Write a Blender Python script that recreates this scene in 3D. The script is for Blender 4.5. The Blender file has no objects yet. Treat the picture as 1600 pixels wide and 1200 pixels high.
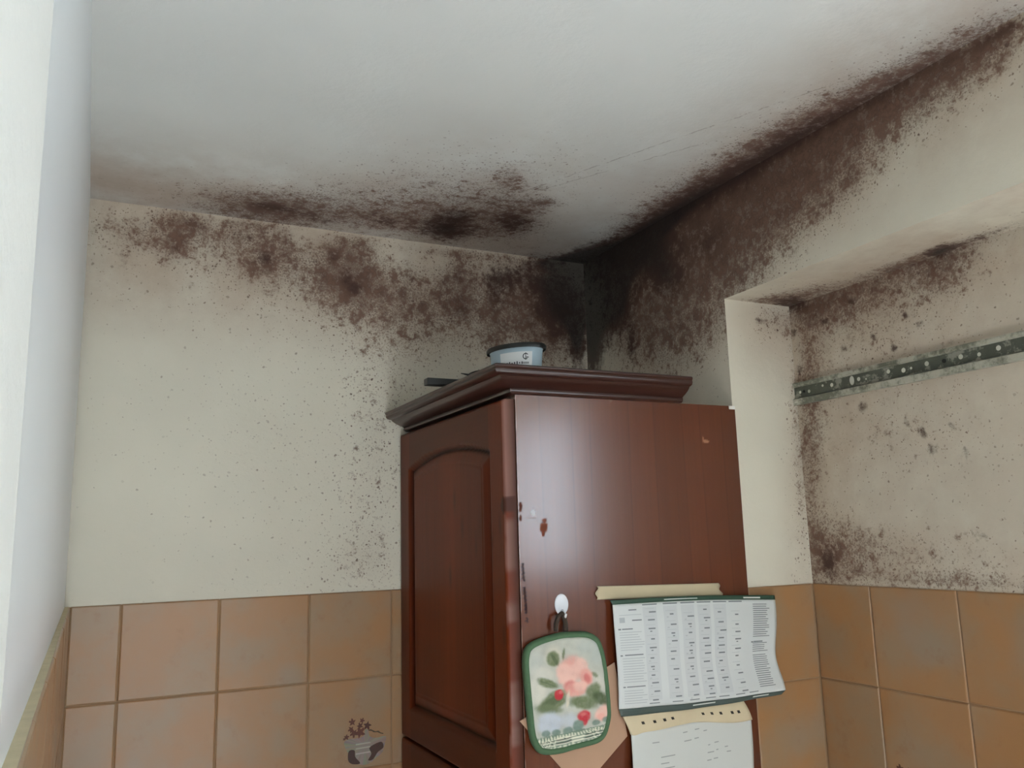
import bpy, bmesh, math, random
import numpy as np
from mathutils import Vector, Matrix
random.seed(4)
rng = np.random.RandomState(7)

# ------------------------------------------------------------------ camera, world, light, exposure
camx = -1.25817
camy = -2.05555
camz = 1.58021
yaw = 0.45864
pitch = 0.1759
roll = -0.02719
fpx = 1333.88487
CEIL = 2.35815
TILETOP = 1.45938
ROOMW = 1.28527
NICHEY = 0.59959
NICHED = 0.19202
SOFFIT = 2.09285
TILEA = -1.18772
TILEB = -0.75662
PANELY = -0.60921
CABD = 0.542
CABTOP = 1.84533

LEFTX = -1.2955          # plaster face of the left wall (tiles stand 1 cm proud of it)
SC = bpy.context.scene
cy_, sy_ = math.cos(yaw), math.sin(yaw)
cp_, sp_ = math.cos(pitch), math.sin(pitch)
cr_, sr_ = math.cos(roll), math.sin(roll)
fwd = Vector((sy_*cp_, cy_*cp_, sp_))
rgt = Vector((cy_, -sy_, 0))
upv = rgt.cross(fwd)
r2 = rgt*cr_ + upv*sr_
u2 = -rgt*sr_ + upv*cr_
cd = bpy.data.cameras.new('camera')
cd.sensor_width = 36
cd.lens = fpx/1600*36
cd.clip_start = 0.01
camo = bpy.data.objects.new('camera', cd)
SC.collection.objects.link(camo)
M = Matrix((r2, u2, -fwd)).transposed().to_4x4()
M.translation = Vector((camx, camy, camz))
camo.matrix_world = M
SC.camera = camo

SC.view_settings.view_transform = 'Standard'
SC.view_settings.look = 'None'
SC.view_settings.gamma = 1
SC.view_settings.use_curve_mapping = False
SC.view_settings.exposure = 0.5

w = bpy.data.worlds.new('World')
SC.world = w
w.use_nodes = True
w.node_tree.nodes['Background'].inputs[0].default_value = (0.78, 0.88, 1.0, 1)
w.node_tree.nodes['Background'].inputs[1].default_value = 1.5

WIN = (-2.75, -1.62, 1.0, 2.04)      # window in the right wall: y0, y1, z0, z1
def area(name, loc, rot, sx, sy, power, col):
    l = bpy.data.lights.new(name, 'AREA')
    l.shape = 'RECTANGLE'; l.size = sx; l.size_y = sy; l.energy = power; l.color = col
    o = bpy.data.objects.new(name, l); o.location = loc; o.rotation_euler = rot
    SC.collection.objects.link(o); return o
# daylight through the window in the right wall
area('window_daylight', (NICHED+0.16, (WIN[0]+WIN[1])/2, (WIN[2]+WIN[3])/2), (0, math.radians(90), 0), WIN[3]-WIN[2], WIN[1]-WIN[0], 19, (0.76, 0.89, 1.0))
# daylight through the glazed door at the far end of the room, behind the camera
area('door_daylight', (-0.9, -3.56, 1.15), (math.radians(90), 0, 0), 1.0, 1.9, 14, (0.93, 0.97, 1.0))

sun = bpy.data.lights.new('sun', 'SUN'); sun.energy = 125.0; sun.angle = math.radians(.6); sun.color = (1.0, 1.0, 1.0)
so = bpy.data.objects.new('sun', sun); so.rotation_euler = Vector((.62, -.05, 1.0)).to_track_quat('Z', 'Y').to_euler(); COL0 = SC.collection; COL0.objects.link(so)

# ------------------------------------------------------------------ data: positions in metres on each surface
BLOBS = {'B': {'d': [(-0.6834, 2.0852, 121.8, -59.6, 651.4, 0.75), (-0.8674, 2.0778, 37.0, -38.0, 580.2, 0.55), (-1.0011, 2.0653, 833.9, -170.2, 907.1, 0.65),
             (-0.7896, 1.9866, 30.9, -14.3, 142.2, 0.33), (-0.6287, 1.7858, 1041.4, 119.2, 42.4, 0.75), (-0.9017, 1.8564, 14.2, -1.4, 18.6, 0.2),
             (-0.8573, 1.7462, 44.9, -20.9, 239.6, 0.25), (-0.8285, 1.5184, 19.4, -9.5, 393.2, 0.48), (-0.6622, 1.5168, 192.0, 25.1, 218.7, 0.7),
             (-0.9643, 1.4733, 72.8, -66.0, 7408.1, 0.6), (-1.0724, 2.0936, 65.9, -10.2, 6258.3, 0.4)],
       'k': [(-0.6069, 2.096, 454.0, -550.4, 3457.6, 0.9), (-1.0012, 2.0988, 1454.9, -822.2, 7371.0, 0.9),
             (-0.6378, 1.8137, 10756.5, 1228.7, 444.8, 0.3), (-0.8588, 1.6971, 5342.8, 35.8, 7619.2, 0.35),
             (-0.9923, 1.6859, 4782.0, 29.0, 7140.0, 0.35), (-1.0136, 1.5543, 2804.5, 297.0, 7714.6, 0.45),
             (-0.9061, 1.5493, 7782.7, 933.3, 10786.9, 0.3), (-0.6518, 1.5058, 2099.0, 261.4, 714.7, 0.7),
             (-0.7997, 1.4738, 167.7, -360.7, 38814.5, 0.35), (-1.0397, 1.4738, 1733.3, 72.5, 22478.6, 0.45),
             (-0.7844, 2.0571, 10087.8, -2482.1, 13827.6, 0.85), (-0.7037, 2.0326, 8653.0, -2149.3, 12965.9, 0.85),
             (-0.7499, 1.9614, 13569.3, -2637.1, 19997.3, 0.85), (-0.8295, 1.9693, 15838.3, -2919.6, 21496.0, 0.85),
             (-0.8764, 1.9348, 12098.5, -1864.9, 15846.1, 0.85), (-0.9105, 1.9974, 18648.7, -3459.4, 23015.5, 0.85),
             (-0.9399, 1.9692, 13773.4, -2250.3, 16654.8, 0.85), (-1.0026, 1.9181, 22748.0, -2767.1, 26164.8, 0.85),
             (-0.6153, 1.94, 5396.6, -1104.5, 9107.6, 0.85), (-0.7821, 1.8289, 7417.5, -731.2, 11067.8, 0.85),
             (-0.8846, 1.7816, 17985.7, -918.0, 24490.8, 0.85), (-0.9213, 1.7567, 9951.9, -289.6, 13118.0, 0.85),
             (-0.9383, 1.7224, 10388.8, -33.7, 13552.7, 0.85), (-1.0048, 1.7109, 16396.9, 192.7, 19939.2, 0.85),
             (-0.9807, 1.7606, 15382.2, -377.6, 18997.3, 0.85), (-0.6073, 2.0281, 7262.7, -1928.3, 11932.8, 0.85)],
       't': [(-0.9318, 2.0928, 6.2, -1.2, 336.9, 1.9), (-0.8476, 1.9193, 8.5, -1.3, 11.5, 1.1), (-0.623, 1.7864, 105.5, 11.7, 7.5, 1.6),
             (-0.8269, 1.5059, 13.6, -12.2, 545.7, 0.9)]},
 'C': {'d': [(-0.9899, -0.0925, 140.9, -44.2, 327.8, 0.75), (-0.8786, -0.0863, 221.5, -33.9, 236.7, 0.95),
             (-0.7081, -0.1197, 81.8, -8.3, 228.0, 0.85), (-0.5013, -0.1469, 97.1, -18.4, 117.8, 1.1), (-0.3386, -0.2365, 207.3, -64.9, 123.9, 1.0),
             (-0.5027, -0.4241, 35.7, 17.3, 73.0, 0.33), (-0.6808, -0.3315, 27.9, 28.6, 159.4, 0.26), (-0.464, -0.4589, 2117.8, -840.8, 847.5, 0.45),
             (-0.3239, -0.3688, 1560.7, -80.8, 1893.9, 0.6), (-0.8688, -0.2153, 38.5, 98.7, 484.1, 0.25), (-0.5383, -0.5671, 51.0, 28.9, 112.5, 0.12),
             (-0.6734, 0.0016, 9.7, -42.4, 1888.6, 0.25), (-1.0242, -0.0272, 269.0, -363.3, 1625.0, 0.4), (-0.119, -0.0175, 124.4, 6.0, 574.9, 0.6),
             (0.0097, -0.2769, 203.9, -12.3, 18.8, 0.9), (0.0018, -0.5528, 189.3, -13.4, 19.6, 1.1), (-0.0135, -0.8758, 266.9, -23.4, 35.9, 1.0),
             (0.0047, -1.092, 369.7, -22.7, 57.7, 0.8), (0.0219, -1.2537, 457.4, -63.3, 127.0, 0.7)],
       'k': [(-0.6415, -0.1142, 600.8, -156.3, 736.8, 0.5), (-0.8733, -0.0973, 930.6, -143.3, 1252.7, 0.45),
             (-0.4774, -0.1173, 257.7, -61.7, 247.4, 0.95), (-0.3327, -0.2246, 496.9, -121.3, 365.6, 0.75),
             (-0.4816, -0.2252, 994.2, -56.8, 905.1, 0.5), (-0.9857, 0.0389, 944.1, -813.6, 3240.1, 0.5),
             (-0.0358, -0.0193, 412.4, -46.9, 521.1, 0.8), (-0.0134, -0.0711, 335.5, -71.8, 172.3, 1.0), (-0.0384, 0.0132, 174.2, 99.3, 849.8, 0.9),
             (0.0097, -0.2769, 651.8, -8.8, 31.5, 0.8), (-0.0105, -0.5682, 640.2, -10.5, 30.2, 0.75), (-0.0135, -0.8758, 1209.0, -43.5, 67.9, 0.7),
             (0.0105, -1.0872, 2050.6, -36.2, 141.4, 0.55), (0.0189, -1.2781, 2641.0, -176.2, 304.6, 0.5),
             (-0.933, -0.0988, 717.8, -248.2, 1772.5, 0.5), (-0.7723, -0.0613, 447.0, -95.1, 867.2, 0.5)],
       't': [(-0.8717, -0.0892, 3.9, -0.7, 37.2, 1.4), (-1.2211, -0.0896, 62.3, 14.3, 143.5, 1.4), (-0.3694, -0.0455, 42.3, 37.9, 413.8, 0.9),
             (-0.1209, -0.0586, 99.7, -26.3, 214.9, 1.0), (0.0005, -0.9462, 51.4, -2.5, 3.5, 1.5), (-0.4805, -0.3749, 23.9, 1.4, 29.1, 0.8)]},
 'J': {'d': [(0.1338, 2.0556, 400.8, -97.5, 640.4, 0.62), (0.2128, 1.9701, 986.3, -115.5, 55.7, 0.6), (0.1884, 1.6726, 1366.9, -157.6, 42.7, 0.5)],
       'k': [(0.2115, 1.9244, 7067.8, -936.8, 2315.8, 0.4), (0.0894, 2.0517, 11277.6, -2657.3, 17665.0, 0.6),
             (0.1102, 2.0505, 11146.7, -3495.3, 27310.4, 0.6), (0.1475, 2.0568, 10782.7, -3477.3, 26826.5, 0.5)],
       't': [(0.1534, 2.0573, 131.2, -28.9, 171.9, 1.2), (0.217, 1.8345, 444.2, -51.9, 11.0, 0.9)]},
 'L': {'d': [(-1.0992, 2.333, 650.3, 32.3, 1997.1, 0.85), (-1.1463, 2.2871, 148.4, 26.7, 1593.0, 0.45), (-0.9306, 2.3457, 274.7, 53.6, 7431.9, 0.7),
             (-0.96, 2.3121, 133.2, 129.0, 2567.5, 0.5), (-1.1106, 2.2636, 1608.0, -204.0, 2081.1, 0.6),
             (-0.9101, 2.2533, 495.1, -128.4, 1163.6, 0.5), (-0.8524, 2.3016, 6389.0, -118.4, 1852.1, 0.5),
             (-0.6983, 2.2363, 254.7, -28.2, 269.3, 0.75), (-0.6989, 2.3215, 420.0, -168.4, 1326.6, 0.6), (-0.8199, 2.2476, 27.1, 27.8, 304.6, 0.42),
             (-0.5707, 2.2072, 53.0, 7.1, 226.7, 0.4), (-1.0309, 2.223, 12.2, -3.9, 159.8, 0.22), (-0.6726, 2.0961, 17.6, 21.3, 394.7, 0.15),
             (-0.3871, 2.1813, 2899.8, -347.0, 3161.0, 0.6), (-0.3891, 2.2797, 589.7, -44.2, 299.9, 0.6), (-0.4278, 2.1864, 61.0, -7.8, 127.5, 0.4),
             (-1.2419, 2.3049, 236.7, -55.5, 471.8, 0.3), (-0.4838, 2.0427, 49.8, -6.9, 95.0, 0.22), (-1.0636, 1.9434, 9.1, -0.7, 19.9, 0.07),
             (-0.7961, 1.7246, 25.4, 0.3, 16.8, 0.16), (-0.6221, 1.8049, 229.0, -0.1, 15.2, 0.36), (-0.6699, 1.525, 111.4, 10.8, 272.8, 0.25),
             (-1.1843, 1.6536, 96.3, 5.0, 36.7, 0.02), (-0.1549, 2.2497, 67.5, -8.5, 112.7, 1.0), (-0.0973, 2.143, 94.0, -13.2, 115.5, 0.85),
             (-0.2974, 2.1267, 1879.7, -57.3, 125.6, 0.4), (-0.3691, 2.3402, 50.4, -280.1, 11794.7, 0.5)],
       'k': [(-1.2288, 2.2272, 1999.0, -111.9, 1699.1, 0.38), (-1.1106, 2.2636, 5182.0, -442.8, 5037.9, 0.5),
             (-1.1079, 2.1954, 8161.9, -637.6, 8519.4, 0.25), (-0.9103, 2.2631, 2599.6, -399.2, 3758.6, 0.75),
             (-0.6983, 2.2414, 1130.5, -90.1, 871.0, 0.55), (-0.2847, 2.2456, 1348.9, -74.5, 382.0, 0.55),
             (-0.234, 2.2972, 160.8, -54.4, 1117.4, 0.55), (-0.1354, 2.2236, 324.1, 36.1, 155.4, 0.5), (-0.0448, 2.2897, 282.0, -22.2, 90.3, 1.3),
             (-0.0261, 2.1866, 2203.0, -107.6, 61.5, 0.9), (-0.0462, 2.3532, 176.4, -544.0, 7359.3, 0.9),
             (-1.0776, 2.3281, 1029.0, 1.8, 6099.5, 0.45), (-0.9449, 2.3109, 3151.4, -703.3, 5859.0, 0.5),
             (-0.74, 2.2907, 3773.6, -393.2, 3484.3, 0.45), (-0.6731, 2.2052, 2520.9, -351.3, 3490.8, 0.5),
             (-0.5354, 2.2457, 5089.2, -1024.4, 9088.7, 0.45), (-0.3871, 2.1831, 3601.7, -668.6, 6446.7, 0.6),
             (-0.3988, 2.2606, 5883.1, -437.4, 3099.7, 0.5)],
       't': [(-0.8541, 2.3934, 3.5, -0.2, 217.0, 1.4), (-1.0753, 2.265, 10.4, -2.9, 81.9, 1.3), (-1.2118, 2.2324, 158.5, -13.9, 172.3, 0.4),
             (-0.6733, 2.2476, 8.3, 8.0, 92.0, 1.3), (-1.2288, 2.2272, 1194.7, -75.7, 1087.2, 1.0), (-0.1766, 2.2103, 30.6, -5.4, 45.4, 1.0)]},
 'R': {'d': [(-0.2906, 2.3522, 19.1, -23.2, 556.5, 0.9), (-0.5549, 2.357, 19.7, -16.1, 487.0, 1.1), (-0.863, 2.3666, 35.2, -16.7, 638.1, 1.0),
             (-1.0956, 2.3552, 58.2, -34.8, 978.7, 0.8), (-1.2674, 2.3449, 131.5, -27.7, 1199.1, 0.7), (-0.1884, 2.2325, 53.7, -9.0, 48.8, 0.75),
             (-0.4197, 2.2502, 37.1, -20.6, 75.1, 0.7), (-0.5892, 2.2429, 68.1, -37.8, 165.8, 0.7), (-0.322, 2.0775, 41.1, -19.3, 100.2, 0.55),
             (-0.7408, 2.2782, 90.7, -44.2, 184.2, 0.85), (-0.8871, 2.2763, 121.4, -50.2, 209.6, 0.65), (-1.0186, 2.311, 119.2, -47.7, 291.5, 0.6),
             (-1.1554, 2.3065, 163.3, -57.5, 407.8, 0.45), (-1.2735, 2.3078, 298.4, -95.1, 827.6, 0.42), (-0.8105, 2.2237, 31.2, 4.0, 497.1, 0.35),
             (-0.5546, 2.1307, 62.3, -23.1, 161.4, 0.4), (-0.4731, 2.0275, 80.2, -50.1, 258.8, 0.3), (-0.7046, 2.1318, 82.7, -21.5, 278.9, 0.12)],
       'k': [(-0.2906, 2.3522, 32.0, -58.5, 1858.4, 0.8), (-0.5557, 2.3647, 29.7, -40.3, 1664.9, 0.75), (-0.863, 2.3666, 66.5, -32.7, 2974.7, 0.7),
             (-1.0952, 2.3517, 143.7, -118.9, 5617.7, 0.55), (-1.2896, 2.3467, 313.8, -15.7, 7049.8, 0.5), (-0.0776, 2.2821, 218.3, -4.5, 80.0, 1.2),
             (-0.0298, 2.1253, 569.9, 34.1, 62.2, 0.9), (-0.2422, 2.3149, 57.3, -49.9, 260.2, 1.1), (-0.1783, 2.1904, 290.2, -21.2, 178.9, 0.85),
             (-0.4006, 2.1899, 310.7, -192.9, 764.0, 0.5), (-0.5708, 2.2413, 261.7, -28.8, 371.6, 0.5), (-0.2276, 2.0558, 1771.9, 36.7, 599.4, 0.5),
             (-0.394, 2.2583, 310.0, -42.4, 226.8, 0.3), (-0.7232, 2.2995, 249.3, -154.8, 667.5, 0.35)],
       't': [(-0.9467, 2.3578, 3.5, -1.0, 130.3, 1.5), (-0.2944, 2.0838, 53.1, -11.7, 72.1, 1.0), (-0.4871, 2.1653, 24.6, -11.9, 49.4, 0.9),
             (-0.8525, 2.2768, 14.1, -4.9, 128.0, 1.2)]},
 'S': {'d': [(0.1439, -0.6646, 364.9, -80.2, 209.8, 0.8), (0.1827, -0.811, 592.1, -9.7, 48.4, 0.6), (0.1811, -0.9704, 1426.7, -28.1, 150.2, 0.7),
             (0.093, -0.6171, 794.8, 305.0, 967.0, 0.7), (0.1731, -1.1113, 876.2, -59.3, 112.2, 0.5)],
       'k': [(0.1831, -0.6158, 505.5, -261.0, 459.7, 0.9), (0.1753, -1.0134, 1314.2, -781.6, 1489.0, 0.9),
             (0.1731, -1.1113, 5302.1, -75.0, 199.6, 0.55)],
       't': [(0.1923, -0.9316, 45.2, -4.4, 6.2, 1.9)]}}
HOLDER_OUT = [(-0.5405, 1.3656), (-0.5356, 1.3785), (-0.5236, 1.3876), (-0.5023, 1.3939), (-0.4809, 1.3979), (-0.4619, 1.4004), (-0.4346, 1.3996),
 (-0.4126, 1.3981), (-0.3961, 1.3929), (-0.3839, 1.3839), (-0.3762, 1.3682), (-0.3716, 1.3493), (-0.3682, 1.3236), (-0.3655, 1.2889),
 (-0.3643, 1.2614), (-0.3647, 1.2433), (-0.3699, 1.2258), (-0.3777, 1.2109), (-0.392, 1.2015), (-0.4169, 1.1979), (-0.444, 1.1958), (-0.4708, 1.1927),
 (-0.4969, 1.1932), (-0.5149, 1.1983), (-0.5247, 1.2092), (-0.5307, 1.2228), (-0.5339, 1.2404), (-0.5361, 1.2666), (-0.5384, 1.2973),
 (-0.5407, 1.3281), (-0.5417, 1.3502)]
HOLDER_PIC = [(-0.5172, 1.3481, 0.0157, 0.0199, 0.0, 'grey', 0.6, 0.5), (-0.4824, 1.3608, 0.016, 0.0157, 20.0, 'cream', 0.6, 0.6),
 (-0.4082, 1.373, 0.025, 0.0115, 0.0, 'grey', 0.6, 0.6), (-0.3925, 1.3533, 0.014, 0.0138, 0.0, 'grey', 0.6, 0.6),
 (-0.4839, 1.3564, 0.0133, 0.0139, -35.0, 'leaf', 0.2, 1.0), (-0.48, 1.3538, 0.0032, 0.0134, -35.0, 'leafd', 0.3, 0.7),
 (-0.4621, 1.3636, 0.0027, 0.0108, 10.0, 'leaf', 0.3, 0.9), (-0.5047, 1.3314, 0.0237, 0.0133, 20.0, 'pale', 0.5, 0.8),
 (-0.5188, 1.3041, 0.0182, 0.0241, -20.0, 'pale', 0.5, 0.9), (-0.4974, 1.3152, 0.0224, 0.0075, 20.0, 'leaf', 0.25, 1.0),
 (-0.4948, 1.3139, 0.0185, 0.0013, 22.0, 'leafd', 0.3, 0.6), (-0.4003, 1.3105, 0.0306, 0.0136, 20.0, 'pale', 0.5, 0.9),
 (-0.3969, 1.3216, 0.0089, 0.0036, 30.0, 'leaf', 0.3, 0.9), (-0.4457, 1.3373, 0.0245, 0.0203, 0.0, 'pink', 0.4, 0.9),
 (-0.4544, 1.3246, 0.0216, 0.0179, 0.0, 'pinkl', 0.3, 1.0), (-0.4264, 1.3402, 0.0165, 0.0136, 30.0, 'pinkl', 0.3, 0.9),
 (-0.4164, 1.3188, 0.0138, 0.0158, -20.0, 'pink', 0.3, 1.0), (-0.4647, 1.3345, 0.0134, 0.0134, 20.0, 'pinkl', 0.3, 0.8),
 (-0.4499, 1.304, 0.0135, 0.0112, 0.0, 'pinkd', 0.35, 0.9), (-0.4393, 1.2984, 0.0245, 0.0123, 0.0, 'pink', 0.3, 0.9),
 (-0.4138, 1.3163, 0.0061, 0.0091, -20.0, 'pinkd', 0.4, 0.8), (-0.4281, 1.3041, 0.0137, 0.009, 0.0, 'pinkl', 0.4, 0.9),
 (-0.4012, 1.2924, 0.0166, 0.0135, -30.0, 'leaf', 0.25, 1.0), (-0.3853, 1.2772, 0.0196, 0.0113, 20.0, 'leafd', 0.3, 1.0),
 (-0.4241, 1.2745, 0.0301, 0.0112, 10.0, 'leaf', 0.3, 1.0), (-0.4855, 1.2831, 0.0291, 0.0154, -20.0, 'leaf', 0.25, 1.0),
 (-0.4935, 1.2795, 0.0263, 0.0088, -25.0, 'leafd', 0.3, 0.8), (-0.4965, 1.271, 0.0289, 0.0074, 10.0, 'leaf', 0.3, 0.9),
 (-0.4561, 1.2845, 0.0038, 0.0133, 10.0, 'cream', 0.4, 0.8), (-0.4745, 1.293, 0.0096, 0.0093, 0.0, 'red', 0.2, 1.0),
 (-0.4703, 1.2971, 0.0037, 0.0031, 0.0, 'pinkd', 0.4, 0.8), (-0.4948, 1.2468, 0.0263, 0.0174, 0.0, 'blue', 0.3, 0.9),
 (-0.4551, 1.2467, 0.0161, 0.0132, 0.0, 'blue', 0.5, 0.7), (-0.3838, 1.2521, 0.0167, 0.0124, -20.0, 'pinkl', 0.3, 1.0),
 (-0.3869, 1.2457, 0.0084, 0.0067, 0.0, 'pink', 0.4, 0.7), (-0.4225, 1.2508, 0.0142, 0.0102, 0.0, 'red', 0.2, 1.0),
 (-0.4216, 1.2407, 0.0055, 0.0067, 20.0, 'red', 0.3, 1.0), (-0.425, 1.2544, 0.0055, 0.0031, 0.0, 'pinkd', 0.4, 0.8),
 (-0.5033, 1.2293, 0.0089, 0.0056, 0.0, 'teal', 0.2, 0.9), (-0.4824, 1.229, 0.009, 0.0057, 0.0, 'teal', 0.2, 0.9),
 (-0.4586, 1.2294, 0.0102, 0.0066, 0.0, 'teal', 0.2, 0.9), (-0.4368, 1.2357, 0.0119, 0.0101, 0.0, 'teal', 0.2, 0.9),
 (-0.3985, 1.2369, 0.0094, 0.0045, 0.0, 'teal', 0.2, 0.9), (-0.3775, 1.2402, 0.0073, 0.0049, 0.0, 'teal', 0.2, 0.9)]
TRIM_BAND = [(-0.5204, 1.2227), (-0.3737, 1.2318), (-0.5094, 1.2073), (-0.3757, 1.2219)]
LOOP = [(-0.4735, 1.4051), (-0.4744, 1.4177), (-0.4684, 1.4322), (-0.46, 1.4363), (-0.4535, 1.429), (-0.45, 1.4149), (-0.4519, 1.4036)]
HOOK = [(-0.4523, 1.4711), (-0.454, 1.4302), (-0.471, 1.451), (-0.4366, 1.4491)]
CAL = [(-0.3482, 1.4447), (0.0588, 1.4317), (0.0588, 1.2498), (-0.3446, 1.2538), (-0.3535, 1.4533), (0.058, 1.441), (0.0457, 1.2422), (-0.3412, 1.2396)]
CALMID = [(-0.354, 1.3917), (0.0347, 1.3703), (0.0348, 1.3379), (-0.3508, 1.3213)]
TAPE = [(-0.3755, 1.4803), (-0.0812, 1.4724), (-0.0734, 1.4474), (-0.3782, 1.4553)]
PAD = [(-0.3406, 1.2368), (-0.0486, 1.2328), (-0.0232, 1.2002), (-0.3192, 1.209)]
PAGE = [(-0.3176, 1.2092), (-0.2349, 1.2077), (-0.1416, 1.2113), (-0.0769, 1.2139), (-0.0249, 1.2007), (-0.0474, 1.0716), (-0.3292, 1.112)]
CARD = [(-0.5484, 1.2534), (-0.3435, 1.337), (-0.3225, 1.2014), (-0.4034, 1.1387), (-0.4505, 1.1452)]
CARD2 = [(-0.3462, 1.3289), (-0.3323, 1.3183), (-0.3249, 1.2708), (-0.3519, 1.2275)]
RAIL = [(-0.5992, 1.9051), (-0.598, 1.8604), (-1.1483, 1.908), (-1.1406, 1.8514)]
TUB = [(-0.5426, -0.5, 1.939), (-0.4187, -0.5, 1.9584), (-0.4807, -0.5, 1.9541), (-0.4651, -0.5, 1.9757)]
VASE = {'body': [(-0.7031, 1.1207), (-0.6918, 1.1263), (-0.6748, 1.126), (-0.6576, 1.1292), (-0.6538, 1.143), (-0.6461, 1.1421), (-0.6422, 1.1274),
          (-0.6267, 1.122), (-0.6033, 1.1227), (-0.6053, 1.1069), (-0.6111, 1.0881), (-0.6267, 1.0777), (-0.6421, 1.0674), (-0.6612, 1.0664),
          (-0.6783, 1.0756), (-0.6897, 1.0911), (-0.6992, 1.1062)],
 'dark': [(-0.6917, 1.1001), (-0.6784, 1.1001), (-0.6765, 1.0859), (-0.665, 1.0704), (-0.6839, 1.0712), (-0.6934, 1.0811)],
 'dark2': [(-0.6421, 1.1026), (-0.615, 1.1117), (-0.6092, 1.0985), (-0.6228, 1.0895), (-0.6344, 1.0751), (-0.6459, 1.0749), (-0.6383, 1.088)],
 'flowers': [(-0.6845, 1.1633, 0.0068), (-0.6606, 1.1642, 0.0051), (-0.6481, 1.1512, 0.0077), (-0.6654, 1.1532, 0.006), (-0.6873, 1.1469, 0.006),
             (-0.6653, 1.139, 0.0102), (-0.6806, 1.1373, 0.0077), (-0.6975, 1.1314, 0.0051), (-0.7032, 1.1277, 0.0026)]}

# ------------------------------------------------------------------ helpers
def s2l(c):
    return tuple((x/12.92 if x <= 0.04045 else ((x+0.055)/1.055)**2.4) for x in [v/255 for v in c])
COL = SC.collection
def link(name, me, mat=None, parent=None):
    o = bpy.data.objects.new(name, me)
    COL.objects.link(o)
    if mat is not None:
        for m in (mat if isinstance(mat, (list, tuple)) else [mat]): me.materials.append(m)
    if parent is not None: o.parent = parent
    return o
def from_bm(name, bm, mat=None, parent=None, smooth=False):
    bmesh.ops.recalc_face_normals(bm, faces=bm.faces)
    me = bpy.data.meshes.new(name); bm.to_mesh(me); bm.free()
    if smooth:
        for p in me.polygons: p.use_smooth = True
    return link(name, me, mat, parent)
def mesh_obj(name, vs, fs, mat=None, parent=None, smooth=False, recalc=False):
    me = bpy.data.meshes.new(name); me.from_pydata([tuple(map(float, v)) for v in vs], [], fs); me.update()
    if recalc:
        bm = bmesh.new(); bm.from_mesh(me); bmesh.ops.recalc_face_normals(bm, faces=bm.faces); bm.to_mesh(me); bm.free()
    if smooth:
        for p in me.polygons: p.use_smooth = True
    return link(name, me, mat, parent)
def empty(name, loc=(0, 0, 0)):
    o = bpy.data.objects.new(name, None); o.location = loc; o.empty_display_size = 0.05
    COL.objects.link(o); return o
def tag(o, label, cat, group=None):
    o['label'] = label; o['category'] = cat
    if group: o['group'] = group
    return o
def struct(o, label=None, cat=None):
    o['kind'] = 'structure'
    if label: o['label'] = label
    if cat: o['category'] = cat
    return o
def box(bm, x0, x1, y0, y1, z0, z1, bev=0.0, seg=2):
    r = bmesh.ops.create_cube(bm, size=1)
    vs = r['verts']
    bmesh.ops.scale(bm, vec=(x1-x0, y1-y0, z1-z0), verts=vs)
    bmesh.ops.translate(bm, vec=((x0+x1)/2, (y0+y1)/2, (z0+z1)/2), verts=vs)
    if bev > 0:
        es = list({e for v in vs for e in v.link_edges})
        bmesh.ops.bevel(bm, geom=es, offset=bev, segments=seg, profile=0.5, affect='EDGES')
def tube(bm, pts, rad, seg=8, flat=1.0, cap=True):
    """round (or flattened) rod along a polyline"""
    pts = [Vector(p) for p in pts]; rings = []
    n = len(pts); prev = None
    for i, p in enumerate(pts):
        t = (pts[min(i+1, n-1)] - pts[max(i-1, 0)]).normalized()
        a = prev if prev is not None else (Vector((0, 0, 1)) if abs(t.z) < .9 else Vector((0, 1, 0)))
        a = (a - t*a.dot(t)).normalized(); b = t.cross(a); prev = a
        r = rad[i] if isinstance(rad, (list, tuple)) else rad
        rings.append([bm.verts.new(p + a*(r*math.cos(2*math.pi*k/seg)) + b*(r*flat*math.sin(2*math.pi*k/seg))) for k in range(seg)])
    for i in range(n-1):
        for k in range(seg):
            bm.faces.new((rings[i][k], rings[i][(k+1) % seg], rings[i+1][(k+1) % seg], rings[i+1][k]))
    if cap:
        bm.faces.new(rings[0][::-1]); bm.faces.new(rings[-1])
def lathe(bm, prof, c, seg=48, sx=1.0, sy=1.0, rot=0.0):
    """prof: (r, z) list around a vertical axis at c"""
    rings = []
    for r, z in prof:
        row = []
        for k in range(seg):
            a = r*sx*math.cos(2*math.pi*k/seg); b = r*sy*math.sin(2*math.pi*k/seg)
            row.append(bm.verts.new((c[0]+a*math.cos(rot)-b*math.sin(rot), c[1]+a*math.sin(rot)+b*math.cos(rot), c[2]+z)))
        rings.append(row)
    for i in range(len(rings)-1):
        for k in range(seg):
            bm.faces.new((rings[i][k], rings[i][(k+1) % seg], rings[i+1][(k+1) % seg], rings[i+1][k]))
    bm.faces.new(rings[0][::-1]); bm.faces.new(rings[-1])
def smooth_closed(pts, n):
    P = [Vector((p[0], p[1], 0)) for p in pts]; m = len(P); out = []
    for i in range(n):
        t = i/n*m; k = int(t); f = t-k
        a, b, c, d = P[(k-1) % m], P[k % m], P[(k+1) % m], P[(k+2) % m]
        q = 0.5*((2*b)+(c-a)*f+(2*a-5*b+4*c-d)*f*f+(3*b-a-3*c+d)*f**3)
        out.append((q.x, q.y))
    return out
def point_colors(me, cols, name='paint', alpha=None):
    at = me.color_attributes.new(name, 'FLOAT_COLOR', 'POINT')
    a = np.ones((len(me.vertices), 4), np.float32); a[:, :3] = cols
    if alpha is not None: a[:, 3] = alpha
    at.data.foreach_set('color', a.ravel())

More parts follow.
